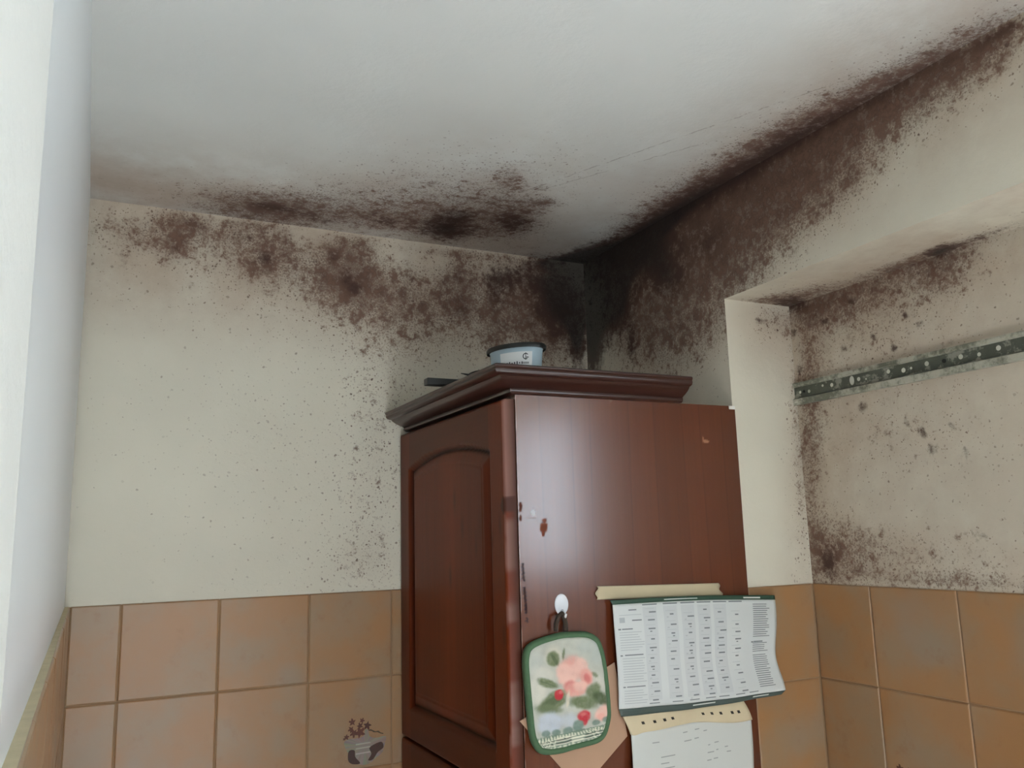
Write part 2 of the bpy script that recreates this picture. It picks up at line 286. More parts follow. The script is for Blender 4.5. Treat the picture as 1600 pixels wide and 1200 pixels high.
# value noise for painted patterns
_N = rng.rand(64, 64)
def vnoise(x, y):
    xi = np.floor(x).astype(int); yi = np.floor(y).astype(int); fx = x-xi; fy = y-yi
    fx = fx*fx*(3-2*fx); fy = fy*fy*(3-2*fy)
    g = lambda i, j: _N[i % 64, j % 64]
    return (g(xi, yi)*(1-fx)+g(xi+1, yi)*fx)*(1-fy) + (g(xi, yi+1)*(1-fx)+g(xi+1, yi+1)*fx)*fy
def fbm(x, y, o=4):
    s = 0; a = .5; t = 0
    for k in range(o):
        s = s+a*vnoise(x*2**k+17*k, y*2**k+31*k); t += a; a *= .5
    return s/t
def sstep(a, b, v):
    t = np.clip((v-a)/(b-a), 0, 1); return t*t*(3-2*t)

# ------------------------------------------------------------------ materials
def new_mat(name):
    m = bpy.data.materials.new(name); m.use_nodes = True
    nt = m.node_tree
    return m, nt, nt.nodes['Principled BSDF']
def simple(name, col, rough=.5, spec=.5, metal=0, coat=0, noise=0, nscale=30, bump=0, trans=0, alpha=1):
    m, nt, b = new_mat(name)
    c = s2l(col)
    b.inputs['Base Color'].default_value = (*c, 1)
    b.inputs['Roughness'].default_value = rough
    b.inputs['Specular IOR Level'].default_value = spec
    b.inputs['Metallic'].default_value = metal
    b.inputs['Coat Weight'].default_value = coat
    b.inputs['Transmission Weight'].default_value = trans
    if noise or bump:
        tc = nt.nodes.new('ShaderNodeTexCoord'); n = nt.nodes.new('ShaderNodeTexNoise')
        n.inputs['Scale'].default_value = nscale; n.inputs['Detail'].default_value = 5
        nt.links.new(tc.outputs['Object'], n.inputs['Vector'])
        if noise:
            mx = nt.nodes.new('ShaderNodeMix'); mx.data_type = 'RGBA'
            nt.links.new(n.outputs['Fac'], mx.inputs[0])
            mx.inputs[6].default_value = (*[x*(1-noise) for x in c], 1)
            mx.inputs[7].default_value = (*[min(1, x*(1+noise)) for x in c], 1)
            nt.links.new(mx.outputs[2], b.inputs['Base Color'])
        if bump:
            bu = nt.nodes.new('ShaderNodeBump'); bu.inputs['Strength'].default_value = bump; bu.inputs['Distance'].default_value = .002
            nt.links.new(n.outputs['Fac'], bu.inputs['Height']); nt.links.new(bu.outputs[0], b.inputs['Normal'])
    return m
def painted(name, rough=.5, spec=.5, bump=0, nscale=300, coat=0, sheen=0):
    """colour comes from the 'paint' point colours (prints, wood figure, wear)"""
    m, nt, b = new_mat(name)
    a = nt.nodes.new('ShaderNodeVertexColor'); a.layer_name = 'paint'
    nt.links.new(a.outputs['Color'], b.inputs['Base Color'])
    b.inputs['Roughness'].default_value = rough; b.inputs['Specular IOR Level'].default_value = spec
    b.inputs['Coat Weight'].default_value = coat; b.inputs['Coat Roughness'].default_value = .17
    b.inputs['Sheen Weight'].default_value = sheen
    if coat:
        for sock, k in (('Specular IOR Level', spec), ('Coat Weight', coat)):
            mm = nt.nodes.new('ShaderNodeMath'); mm.operation = 'MULTIPLY'; mm.inputs[1].default_value = k
            nt.links.new(a.outputs['Alpha'], mm.inputs[0]); nt.links.new(mm.outputs[0], b.inputs[sock])
    if bump:
        tc = nt.nodes.new('ShaderNodeTexCoord'); n = nt.nodes.new('ShaderNodeTexNoise')
        n.inputs['Scale'].default_value = nscale; n.inputs['Detail'].default_value = 3
        nt.links.new(tc.outputs['Object'], n.inputs['Vector'])
        bu = nt.nodes.new('ShaderNodeBump'); bu.inputs['Strength'].default_value = bump; bu.inputs['Distance'].default_value = .001
        nt.links.new(n.outputs['Fac'], bu.inputs['Height']); nt.links.new(bu.outputs[0], b.inputs['Normal'])
    return m

class NG:
    """tiny node-graph builder"""
    def __init__(s, nt): s.nt = nt
    def _in(s, sock, v):
        if hasattr(v, 'links') or isinstance(v, bpy.types.NodeSocket): s.nt.links.new(v, sock)
        elif v is not None: sock.default_value = v
    def math(s, op, a, b=None, c=None, clamp=False):
        n = s.nt.nodes.new('ShaderNodeMath'); n.operation = op; n.use_clamp = clamp
        for i, v in enumerate((a, b, c)): s._in(n.inputs[i], v)
        return n.outputs[0]
    def add(s, a, b): return s.math('ADD', a, b)
    def mul(s, a, b): return s.math('MULTIPLY', a, b)
    def sub(s, a, b): return s.math('SUBTRACT', a, b)
    def mx(s, a, b): return s.math('MAXIMUM', a, b)
    def step(s, lo, hi, v):
        n = s.nt.nodes.new('ShaderNodeMapRange'); n.interpolation_type = 'SMOOTHSTEP'
        s._in(n.inputs['Value'], v); s._in(n.inputs['From Min'], lo); s._in(n.inputs['From Max'], hi)
        return n.outputs[0]
    def noise(s, vec, scale, det=4, rough=.55, col=False):
        n = s.nt.nodes.new('ShaderNodeTexNoise'); s._in(n.inputs['Vector'], vec)
        n.inputs['Scale'].default_value = scale; n.inputs['Detail'].default_value = det; n.inputs['Roughness'].default_value = rough
        return n.outputs['Color' if col else 'Fac']
    def vor(s, vec, scale):
        n = s.nt.nodes.new('ShaderNodeTexVoronoi'); s._in(n.inputs['Vector'], vec); n.inputs['Scale'].default_value = scale
        return n.outputs['Distance'], n.outputs['Color']
    def mix(s, f, a, b):
        n = s.nt.nodes.new('ShaderNodeMix'); n.data_type = 'RGBA'; s._in(n.inputs[0], f)
        for i, v in ((6, a), (7, b)):
            if isinstance(v, tuple): v = (*v[:3], 1)
            s._in(n.inputs[i], v)
        return n.outputs[2]
    def sep(s, c):
        n = s.nt.nodes.new('ShaderNodeSeparateColor'); s._in(n.inputs[0], c); return n.outputs

def plaster(name, base, crack=False, rough_amt=1.0):
    """painted plaster whose mould growth follows the 'mould' point attribute (r mottle density, g tan tint, b solid dark)"""
    m, nt, b = new_mat(name); g = NG(nt)
    P0 = nt.nodes.new('ShaderNodeTexCoord').outputs['Object']
    at = nt.nodes.new('ShaderNodeVertexColor'); at.layer_name = 'mould'
    D, Tn, K = g.sep(at.outputs['Color'])[:3]
    # a small warp so that density edges are ragged
    wv = nt.nodes.new('ShaderNodeVectorMath'); wv.operation = 'MULTIPLY_ADD'
    g._in(wv.inputs[0], g.noise(P0, 55, 3, .6, True)); wv.inputs[1].default_value = (.012,)*3; g._in(wv.inputs[2], P0)
    P = wv.outputs[0]
    n1 = g.noise(P, 24, 6, .68); n2 = g.noise(P, 70, 5, .7); n3 = g.noise(P, 5, 3, .5); n4 = g.noise(P0, 210, 3, .6)
    # mottled patches
    v = g.add(g.mul(D, 1.0), g.add(g.mul(g.sub(n1, .5), 1.35), g.mul(g.sub(n2, .5), 2.0)))
    cloud = g.mul(g.step(.57, 1.0, v), .87)
    fine = g.mul(g.step(.50, .72, g.add(g.mul(D, .75), g.mul(g.sub(n4, .5), 1.7))), g.step(.1, .7, D))
    # specks, three sizes; a cell carries a speck when its random value is below the density
    def specks(scale, pk, rr, off):
        d, c = g.vor(P, scale); r, gg, bb = g.sep(c)[:3]
        dens = g.mul(g.add(g.mul(D, g.add(.35, D)), off), pk)
        on = g.step(0, .03, g.sub(dens, r))
        size = g.mul(g.add(g.mul(gg, gg), .25), rr)
        return g.mul(g.mul(g.sub(1, g.step(g.mul(size, .55), size, d)), on), g.add(g.mul(bb, .5), .5))
    s1 = specks(58, .5, .30, 0.0); s2 = specks(130, .85, .42, .0); s3 = specks(250, 1.1, .50, .002)
    sp = g.mx(s1, g.mx(s2, s3))
    mask = g.math('MINIMUM', g.mx(g.mx(cloud, g.mul(fine, .6)), g.mul(sp, g.add(.42, g.mul(g.step(0, .5, D), .43)))), 1.0)
    kk = g.math('MINIMUM', g.step(.28, .85, g.add(K, g.add(g.mul(g.sub(n2, .5), 1.1), g.mul(g.sub(n1, .5), .8)))), 1.0)
    big = g.noise(P0, 2.2, 3, .5)
    bc = g.mix(g.step(.3, .7, big), tuple(x*.95 for x in base), tuple(x*1.04 for x in base))
    tint = g.mul(g.math('MINIMUM', Tn, 1.0), g.step(-.05, .70, g.add(n3, g.mul(g.sub(n1, .5), .5))))
    tanc = g.mix(n1, (.44, .335, .25), (.33, .235, .17))
    c1 = g.mix(g.mul(tint, .8), bc, tanc)
    c1 = g.mix(g.mul(g.step(.30, 1.15, D), .72), c1, (.215, .140, .100))
    dk = g.mix(g.step(.35, .65, n2), (.070, .032, .023), (.150, .078, .052))
    c2 = g.mix(mask, c1, dk)
    blk = g.mix(g.step(.75, 1.15, K), (.056, .029, .022), (.013, .011, .010))
    c3 = g.mix(g.mul(kk, .86), c2, blk)
    if crack:
        s = nt.nodes.new('ShaderNodeSeparateXYZ'); g._in(s.inputs[0], P)
        for (x0, y0, x1, y1, wd) in CRACKS:
            L = math.hypot(x1-x0, y1-y0); nx, ny = -(y1-y0)/L, (x1-x0)/L; tx, ty = (x1-x0)/L, (y1-y0)/L
            dd = g.math('ABSOLUTE', g.add(g.add(g.mul(s.outputs[0], nx), g.mul(s.outputs[1], ny)), -(x0*nx+y0*ny)+(-.008*(nx+ny))))
            tt = g.add(g.add(g.mul(s.outputs[0], tx), g.mul(s.outputs[1], ty)), -(x0*tx+y0*ty))
            along = g.mul(g.step(0, .05, tt), g.sub(1, g.step(L-.05, L, tt)))
            ln = g.mul(g.mul(g.sub(1, g.step(wd*.4, wd, dd)), along), g.step(.42, .55, n1))
            c3 = g.mix(g.mul(ln, .45), c3, (.16, .12, .10))
    nt.links.new(c3, b.inputs['Base Color'])
    b.inputs['Roughness'].default_value = .85; b.inputs['Specular IOR Level'].default_value = .25
    bu = nt.nodes.new('ShaderNodeBump'); bu.inputs['Strength'].default_value = .35*rough_amt; bu.inputs['Distance'].default_value = .003
    h = g.add(g.add(g.noise(P0, 28, 6, .55), g.mul(g.noise(P0, 120, 3, .6), .35)), g.mul(mask, -.15))
    nt.links.new(h, bu.inputs['Height']); nt.links.new(bu.outputs[0], b.inputs['Normal'])
    return m

CRACKS = [(-.52, -.16, -.02, -1.25, .0022), (-.45, -.30, -.16, -.80, .0016)]
WALLC = s2l((212, 207, 190))
m_plaster = plaster('mouldy_plaster', WALLC)
m_ceil = plaster('mouldy_ceiling_plaster', s2l((216, 218, 214)), crack=True, rough_amt=1.3)
m_white = plaster('white_plaster', s2l((225, 226, 220)), rough_amt=2.0)
m_gloss = simple('smooth_white_paint', (228, 232, 233), rough=.35, noise=.02, nscale=6)
m_plain = simple('plain_painted_wall', (205, 200, 186), rough=.85)

def tile_mat():
    m, nt, b = new_mat('terracotta_glazed_tile'); g = NG(nt)
    P = nt.nodes.new('ShaderNodeTexCoord').outputs['Object']
    at = nt.nodes.new('ShaderNodeVertexColor'); at.layer_name = 'paint'
    r = g.sep(at.outputs['Color'])
    off = nt.nodes.new('ShaderNodeVectorMath'); off.operation = 'MULTIPLY_ADD'
    g._in(off.inputs[0], at.outputs['Color']); off.inputs[1].default_value = (7, 9, 11); g._in(off.inputs[2], P)
    V = off.outputs[0]
    n = g.noise(V, 9, 4, .55); n2 = g.noise(V, 22, 4, .6); n3 = g.noise(V, 5.5, 2, .5)
    c = g.mix(g.step(.35, .68, n), s2l((160, 119, 79)), s2l((151, 125, 96)))
    c = g.mix(g.mul(g.step(.52, .75, n3), .75), c, s2l((147, 130, 110)))
    c = g.mix(g.mul(g.step(.55, .8, n2), .5), c, s2l((142, 98, 62)))
    nt.links.new(c, b.inputs['Base Color'])
    b.inputs['Roughness'].default_value = .32; b.inputs['Specular IOR Level'].default_value = .45
    bu = nt.nodes.new('ShaderNodeBump'); bu.inputs['Strength'].default_value = .25; bu.inputs['Distance'].default_value = .002
    nt.links.new(g.noise(P, 30, 3, .5), bu.inputs['Height']); nt.links.new(bu.outputs[0], b.inputs['Normal'])
    return m
m_tile = tile_mat()
m_grout = simple('beige_grout', (146, 120, 92), rough=.9, noise=.2, nscale=60, bump=.5)
m_ledge = simple('cream_mortar', (196, 184, 152), rough=.9, noise=.22, nscale=45, bump=.6)

# ------------------------------------------------------------------ mould grids
def field(surface, U, V):
    out = np.zeros((U.size, 3), np.float32)
    for li, lay in enumerate(('d', 't', 'k')):
        acc = np.zeros(U.size)
        for (u, v, A, B, C, amp) in BLOBS.get(surface, {}).get(lay, []):
            du = U-u; dv = V-v
            acc = acc + amp*np.exp(-.5*(A*du*du+2*B*du*dv+C*dv*dv))
        if lay == 't': acc = 1-np.exp(-acc*1.1)
        if lay == 'd': acc = 1.25*(1-np.exp(-acc*1.0))
        out[:, li] = acc
    return out
class Patches:
    """collects grid patches of one wall into one mesh with the mould attribute"""
    def __init__(s): s.v = []; s.f = []; s.c = []
    def grid(s, fn, u0, u1, v0, v1, surface=None, step=.012, flip=False):
        nu = max(2, int(abs(u1-u0)/step)+1); nv = max(2, int(abs(v1-v0)/step)+1)
        if surface is None: nu = nv = 2
        us = np.linspace(u0, u1, nu); vs = np.linspace(v0, v1, nv)
        U, V = np.meshgrid(us, vs, indexing='ij'); U = U.ravel(); V = V.ravel()
        b = len(s.v)
        s.v += [fn(a, c) for a, c in zip(U, V)]
        s.c.append(field(surface, U, V) if surface else np.zeros((U.size, 3), np.float32))
        for i in range(nu-1):
            for j in range(nv-1):
                q = (b+i*nv+j, b+(i+1)*nv+j, b+(i+1)*nv+j+1, b+i*nv+j+1)
                s.f.append(q[::-1] if flip else q)
    def build(s, name, mat):
        o = mesh_obj(name, s.v, s.f, mat)
        point_colors(o.data, np.concatenate(s.c), 'mould')
        struct(o); return o
FARX, BACKY = -2.7, -3.5
EZ = TILETOP
p = Patches()
p.grid(lambda x, y: (x, y, CEIL), LEFTX, 0, -1.95, 0, 'C', flip=True)
p.grid(lambda x, y: (x, y, CEIL), LEFTX, 0, BACKY, -1.95, flip=True)
p.grid(lambda x, y: (x, y, CEIL), FARX, LEFTX, BACKY, 0, flip=True)
p.build('ceiling', m_ceil)
p = Patches()
p.grid(lambda x, z: (x, 0, z), LEFTX, 0, 1.42, CEIL, 'L')
p.grid(lambda x, z: (x, 0, z), LEFTX, 0, 0, 1.42)
p.grid(lambda x, z: (x, 0, z), FARX, LEFTX, 0, CEIL)
p.build('wall_back', m_plaster)
p = Patches()
p.grid(lambda y, z: (0, y, z), -NICHEY, 0, 1.3, CEIL, 'R')
p.grid(lambda y, z: (0, y, z), -NICHEY, 0, 0, 1.3)
p.grid(lambda y, z: (0, y, z), -1.95, -NICHEY, SOFFIT, CEIL, 'R')
p.grid(lambda y, z: (0, y, z), BACKY, -1.95, SOFFIT, CEIL)
p.grid(lambda x, y: (x, y, SOFFIT), 0, NICHED, -1.5, -NICHEY, 'S', flip=True)
p.grid(lambda x, y: (x, y, SOFFIT), 0, NICHED, BACKY, -1.5, flip=True)
p.grid(lambda x, z: (x, -NICHEY, z), 0, NICHED, 1.4, SOFFIT, 'J', step=.008)
p.grid(lambda x, z: (x, -NICHEY, z), 0, NICHED, 0, 1.4)
p.grid(lambda y, z: (NICHED, y, z), -1.5, -NICHEY, 1.4, SOFFIT, 'B')
p.grid(lambda y, z: (NICHED, y, z), -1.5, -NICHEY, 0, 1.4)
p.grid(lambda y, z: (NICHED, y, z), WIN[1], -1.5, 0, SOFFIT)
p.grid(lambda y, z: (NICHED, y, z), WIN[0], WIN[1], 0, WIN[2])
p.grid(lambda y, z: (NICHED, y, z), WIN[0], WIN[1], WIN[3], SOFFIT)
p.grid(lambda y, z: (NICHED, y, z), BACKY, WIN[0], 0, SOFFIT)
p.build('wall_right', m_plaster)

# left partition: smooth painted stretch next to the corner, rougher plaster nearer
p = Patches()
YS, YE = -1.55, -1.93
p.grid(lambda y, z: (LEFTX, y, z), -.02, YS, 0, CEIL)
p.grid(lambda y, z: (LEFTX-.12, y, z), YE, 0, 0, CEIL)
lw = p.build('wall_left', m_gloss)
bm = bmesh.new(); box(bm, LEFTX-.12, LEFTX+.0035, YE, YS, 0, CEIL, .002, 3)
o = from_bm('trim_1', bm, m_white, smooth=False)
point_colors(o.data, np.zeros((len(o.data.vertices), 3)), 'mould')
struct(o)

# room shell behind the camera
struct(mesh_obj('floor', [(FARX, BACKY, 0), (NICHED, BACKY, 0), (NICHED, 0, 0), (FARX, 0, 0)], [(0, 1, 2, 3)], simple('pale_stone_floor', (186, 190, 192), rough=.6, noise=.1, nscale=8)))
DX0, DX1, DZ = -1.4, -.4, 2.1
struct(mesh_obj('wall_front', [(FARX, BACKY, 0), (DX0, BACKY, 0), (DX0, BACKY, DZ), (DX1, BACKY, DZ), (DX1, BACKY, 0), (NICHED, BACKY, 0), (NICHED, BACKY, CEIL), (FARX, BACKY, CEIL)],
                [(0, 1, 2, 7), (7, 2, 3, 6), (4, 5, 6, 3)], m_plain))
struct(mesh_obj('wall_far_left', [(FARX, BACKY, 0), (FARX, 0, 0), (FARX, 0, CEIL), (FARX, BACKY, CEIL)], [(0, 1, 2, 3)], m_plain))

m_frame = simple('white_window_frame', (225, 226, 224), rough=.4)
def glass_mat():
    m, nt, b = new_mat('window_glass')
    out = nt.nodes['Material Output']; t = nt.nodes.new('ShaderNodeBsdfTransparent'); gl = nt.nodes.new('ShaderNodeBsdfGlossy')
    gl.inputs['Roughness'].default_value = .02; mx = nt.nodes.new('ShaderNodeMixShader'); mx.inputs[0].default_value = .06
    nt.links.new(t.outputs[0], mx.inputs[1]); nt.links.new(gl.outputs[0], mx.inputs[2]); nt.links.new(mx.outputs[0], out.inputs[0])
    return m
m_glass = glass_mat()
def frame(name, axis, c, a0, a1, z0, z1, mid=True):
    bm = bmesh.new(); t = .05
    def bx(p0, p1, q0, q1):
        if axis == 'x': box(bm, c, c+.05, p0, p1, q0, q1, .004)
        else: box(bm, p0, p1, c-.05, c, q0, q1, .004)
    bx(a0, a1, z0, z0+t); bx(a0, a1, z1-t, z1); bx(a0, a0+t, z0+t, z1-t); bx(a1-t, a1, z0+t, z1-t)
    if mid: bx((a0+a1)/2-.035, (a0+a1)/2+.035, z0+t, z1-t)
    o = struct(from_bm(name, bm, m_frame)); return o
def pane(name, parent, x0, x1, y0, y1, z0, z1):
    bm = bmesh.new(); box(bm, x0, x1, y0, y1, z0, z1); return from_bm(name, bm, m_glass, parent)
wf = frame('window_1', 'x', NICHED+.01, WIN[0], WIN[1], WIN[2], WIN[3])
df = frame('door_1', 'y', BACKY-.0, DX0, DX1, 0, DZ, mid=False)
ym = (WIN[0]+WIN[1])/2
pane('pane', wf, NICHED+.03, NICHED+.036, WIN[0]+.05, ym-.035, WIN[2]+.05, WIN[3]-.05)
pane('pane', wf, NICHED+.03, NICHED+.036, ym+.035, WIN[1]-.05, WIN[2]+.05, WIN[3]-.05)
pane('pane', df, DX0+.05, DX1-.05, BACKY-.03, BACKY-.024, .05, DZ-.05)

# ------------------------------------------------------------------ tiles
def tile_band(name, rects, tofn, nrm, mat=m_tile):
    """rects: (u0,u1,z0,z1) in wall coordinates; each a bevelled slab; grout bed behind"""
    vs, fs, cs = [], [], []
    for (u0, u1, z0, z1) in rects:
        g_ = .0008; u0 += g_; u1 -= g_; z0 += g_; z1 -= g_
        rc = rng.rand(3); b = len(vs)
        dep = [(0.0, 0.0), (.0, .0035), (.0012, .0052), (.003, .006)]
        jit = rng.uniform(-.0004, .0004, 4)
        for (ins, d) in dep:
            for k, (u, z) in enumerate([(u0+ins, z0+ins), (u1-ins, z0+ins), (u1-ins, z1-ins), (u0+ins, z1-ins)]):
                vs.append(tofn(u, z, d+(jit[k] if d > 0 else 0))); cs.append(rc)
        for L in range(len(dep)-1):
            for k in range(4):
                fs.append((b+4*L+k, b+4*L+(k+1) % 4, b+4*L+4+(k+1) % 4, b+4*L+4+k))
        L = len(dep)-1
        fs.append(tuple(b+4*L+k for k in range(4)))
    o = mesh_obj(name, vs, fs, mat, recalc=True)
    point_colors(o.data, np.array(cs))
    struct(o); return o
def rows(): return [(TILETOP-.2*(k+1), TILETOP-.2*k) for k in range(0, 7)]
TO = -.005
def cells(edges):
    return [(a, b, z0, z1) for a, b in zip(edges[:-1], edges[1:]) for z0, z1 in rows()]
eL = [-1.285] + [TILEA+.2*k for k in range(0, 6)] + [-.004]
tb = tile_band('trim_2', cells(eL), lambda u, z, d: (u, -d+TO*0+.002, z), None)
eB = [-NICHEY-.003] + [TILEB-.2*k for k in range(0, 14)]
tbR = tile_band('trim_3', cells(sorted(eB)), lambda u, z, d: (NICHED-d+.002, u, z), None)
eJ = [.004, .085, NICHED-.004]
tbJ = tile_band('trim_4', cells([.003, NICHED-.006]), lambda u, z, d: (u, -NICHEY-d+.002, z), None)
eR = [-NICHEY+.002, -.4, -.2, -.006]
tile_band('trim_5', cells(eR), lambda u, z, d: (-d+.002, u, z), None)
eW = sorted([-.006] + [-.12-.2*k for k in range(0, 9)] + [YE])
tile_band('trim_6', cells(eW), lambda u, z, d: (-1.291+d, u, z), None)
# grout bed and mortar ledge on the left wall (tiles stand proud of the plaster there)
bm = bmesh.new(); box(bm, LEFTX-.002, -1.2878, YE, -.001, 0, TILETOP-.0005, .0)
struct(from_bm('trim_7', bm, m_ledge))
def bed(name, x0, x1, y0, y1):
    bm = bmesh.new(); box(bm, x0, x1, y0, y1, 0, TILETOP-.0015); struct(from_bm(name, bm, m_grout))
bed('trim_8', -1.288, -.001, -.0018, .004)
bed('trim_9', NICHED-.0018, NICHED+.004, -3.3, -NICHEY-.001)
bed('trim_10', .0005, NICHED-.001, -NICHEY-.0018, -NICHEY+.004)

# painted jug motifs on two of the tiles
def poly_patch(vs, fs, cs, pts, col, y, wob=0):
    b = len(vs); cx = sum(p_[0] for p_ in pts)/len(pts); cz = sum(p_[1] for p_ in pts)/len(pts)
    vs.append((cx, y, cz)); cs.append(s2l(col))
    for q in pts:
        vs.append((q[0], y, q[1])); cs.append(tuple(c*random.uniform(.75, 1.15) for c in s2l(col)))
    n = len(pts)
    for k in range(n): fs.append((b, b+1+k, b+1+(k+1) % n))
def motif(parent, mapping=None):
    vs, fs, cs = [], [], []
    poly_patch(vs, fs, cs, smooth_closed(VASE['body'], 60), (140, 128, 118), -.0048)
    for k, zz in enumerate((.35, .5, .62)):
        zs = [q[1] for q in VASE['body']]; z = min(zs)+(max(zs)-min(zs))*zz; xm = sum(q[0] for q in VASE['body'])/len(VASE['body'])
        poly_patch(vs, fs, cs, [(xm-.022, z), (xm+.012, z+.001), (xm+.014, z-.002), (xm-.022, z-.003)], (172, 162, 150), -.0050)
    poly_patch(vs, fs, cs, smooth_closed(VASE['dark'], 30), (66, 38, 26), -.0051)
    poly_patch(vs, fs, cs, smooth_closed(VASE['dark2'], 36), (72, 46, 34), -.0052)
    for (x, z, r) in VASE['flowers']:
        n = 14; col = random.choice([(84, 50, 32), (74, 40, 26), (98, 54, 38)])
        poly_patch(vs, fs, cs, [(x+r*(1+.45*math.sin(a*5+x*900))*math.cos(a), z+r*(1+.45*math.sin(a*5+x*900))*math.sin(a)) for a in [2*math.pi*k/n for k in range(n)]], col, -.0054)
    x0, z0, _ = VASE['flowers'][3]
    pts = [(x0+.02+.006*k, z0-.012-.0018*k+.002*math.sin(k*2)) for k in range(7)]
    poly_patch(vs, fs, cs, [(a, b+.0012) for a, b in pts]+[(a, b-.0012) for a, b in pts[::-1]], (80, 66, 42), -.0053)
    if mapping: vs = [mapping(v) for v in vs]
    o = mesh_obj('painted_motif', vs, fs, m_motif, parent)
    point_colors(o.data, np.array(cs)); return o
m_motif = painted('tile_transfer_print', rough=.35)
motif(tb)
motif(tbR, lambda v: (NICHED-.0045+(v[1]+.005), -.772-(v[0]+.7032)*1.0-.0, v[2]-.05))

# ------------------------------------------------------------------ tall cabinet
cab = empty('tall_cabinet', (-.27, -.31, 0))
def P_(o):   # parent keeping world coordinates
    o.parent = cab; o.matrix_parent_inverse = Matrix.Translation(-Vector(cab.location)); return o
tag(cab, 'tall reddish brown wooden cupboard in the corner with an arched door panel', 'cupboard')
SP = PANELY             # visible side face
CT = 1.8465
def wood_cols(u, v, base, dark, seed, strips=None):
    g_ = fbm(u*16+seed, v*1.3+seed, 5); g2 = fbm(u*260+seed, v*5, 3); big = fbm(u*6+seed, v*.7+seed, 3)
    t = np.clip(.55*g_+.25*g2+.45*big-.12, 0, 1)[:, None]
    c = np.array(base)*(1-t)+np.array(dark)*t
    return c
# side panel with laminate strips and wear
def side_panel():
    x0, x1, za, zb = -.5385, -.0015, 1.06, CT
    nx, nz = 260, 330
    X, Z = np.meshgrid(np.linspace(x0, x1, nx), np.linspace(za, zb, nz), indexing='ij'); X = X.ravel(); Z = Z.ravel()
    c = wood_cols(X, Z, s2l((106, 50, 24)), s2l((82, 36, 15)), 3.1)
    edges = [-.482, -.41, -.372, -.285, -.225, -.15, -.098, -.035]
    for i, e in enumerate(edges):
        ew = e+.006*np.sin(Z*2.2+i)
        side = sstep(-.001, .001, X-ew)[:, None]
        k = [.95, 1.06, .94, 1.08, .90, 1.08, .95, .94][i]
        c = c*(1-side)+c*side*k
        ln = np.exp(-((X-ew)/.0011)**2)[:, None]*.22
        c = c*(1-ln)
    gl = np.ones(X.size)
    def patch(cx, cz, rx, rz, col, amp=1, rag=.5):
        nonlocal c, gl
        d = np.sqrt(((X-cx)/rx)**2+((Z-cz)/rz)**2)+rag*(fbm(X*160+cx*50, Z*160, 3)-.5)*2
        m = (1-sstep(.8, 1.1, d))[:, None]*amp
        c = c*(1-m)+np.array(s2l(col))*m; gl = gl*(1-m[:, 0])
    patch(-.4846, 1.594, .0085, .011, (112, 66, 50)); patch(-.484, 1.607, .006, .004, (120, 74, 60)); patch(-.487, 1.583, .003, .006, (110, 60, 45))
    patch(-.506, 1.622, .005, .005, (205, 208, 210), .8); patch(-.513, 1.612, .010, .0015, (150, 130, 125), .6)
    patch(-.0868, 1.767, .007, .0035, (170, 118, 88), .8); patch(-.094, 1.772, .002, .006, (160, 105, 80), .7)
    patch(-.533, 1.632, .004, .010, (90, 52, 40)); patch(-.534, 1.612, .003, .006, (96, 60, 48))
    # beads of old dark glue along the front edge
    for k in range(46):
        t = k/45; z = 1.528-.105*t
        if .30 < t < .38 or .86 < t < .93: continue
        patch(-.5325+.006*t+.0016*math.sin(k*2.1), z, .0022+.0010*random.random(), .0015+.0006*random.random(), (48, 34, 34), .85, .25)
    # bare worn edge
    m = ((1-sstep(.0, .0022, X-x0))*sstep(.35, .6, fbm(X*30, Z*30+9, 3)))[:, None]*.8
    c = c*(1-m)+np.array(s2l((150, 128, 118)))*m
    vs = [(a, SP, b) for a, b in zip(X, Z)]
    fs = [(i*nz+j, (i+1)*nz+j, (i+1)*nz+j+1, i*nz+j+1) for i in range(nx-1) for j in range(nz-1)]
    # lower part and thickness
    b = len(vs)
    th = .018
    vs += [(x0, SP, 0), (x1, SP, 0), (x1, SP, za), (x0, SP, za), (x0, SP+th, 0), (x1, SP+th, 0), (x1, SP+th, zb), (x0, SP+th, zb), (x0, SP, zb), (x1, SP, zb)]
    fs += [(b, b+1, b+2, b+3), (b+5, b+4, b+7, b+6), (b+8, b+9, b+6, b+7), (b+4, b, b+8, b+7), (b+1, b+5, b+6, b+9)]
    c = np.vstack([c, np.tile(np.array(s2l((104, 58, 38))), (10, 1))])
    o = mesh_obj('side_panel', vs, fs, m_panel); point_colors(o.data, c, alpha=np.concatenate([gl, np.ones(10)])); P_(o)
m_panel = painted('cabinet_side_laminate', rough=.25, spec=.8, bump=.04, nscale=60, coat=.5)
side_panel()
m_wood = simple('dark_cabinet_wood', (96, 52, 34), rough=.4, noise=.18, nscale=25)
m_in = simple('cabinet_inside', (60, 36, 26), rough=.6)
bm = bmesh.new()
box(bm, -.5385, -.0015, -.022, -.004, 0, CT)              # far side panel
box(bm, -.5385, -.0015, SP+.019, -.022, CT-.018, CT)      # top board
box(bm, -.5385, -.0015, SP+.019, -.022, .08, .098)
box(bm, -.010, -.0015, SP+.019, -.022, .098, CT-.018)
P_(from_bm('carcass', bm, m_wood))
# white chipped corner of the side panel
bm = bmesh.new(); box(bm, -.018, -.0012, SP-.0012, SP+.006, CT-.007, CT+.0005, .001)
P_(from_bm('chipped_corner', bm, simple('bare_chipboard', (225, 222, 215), rough=.9)))

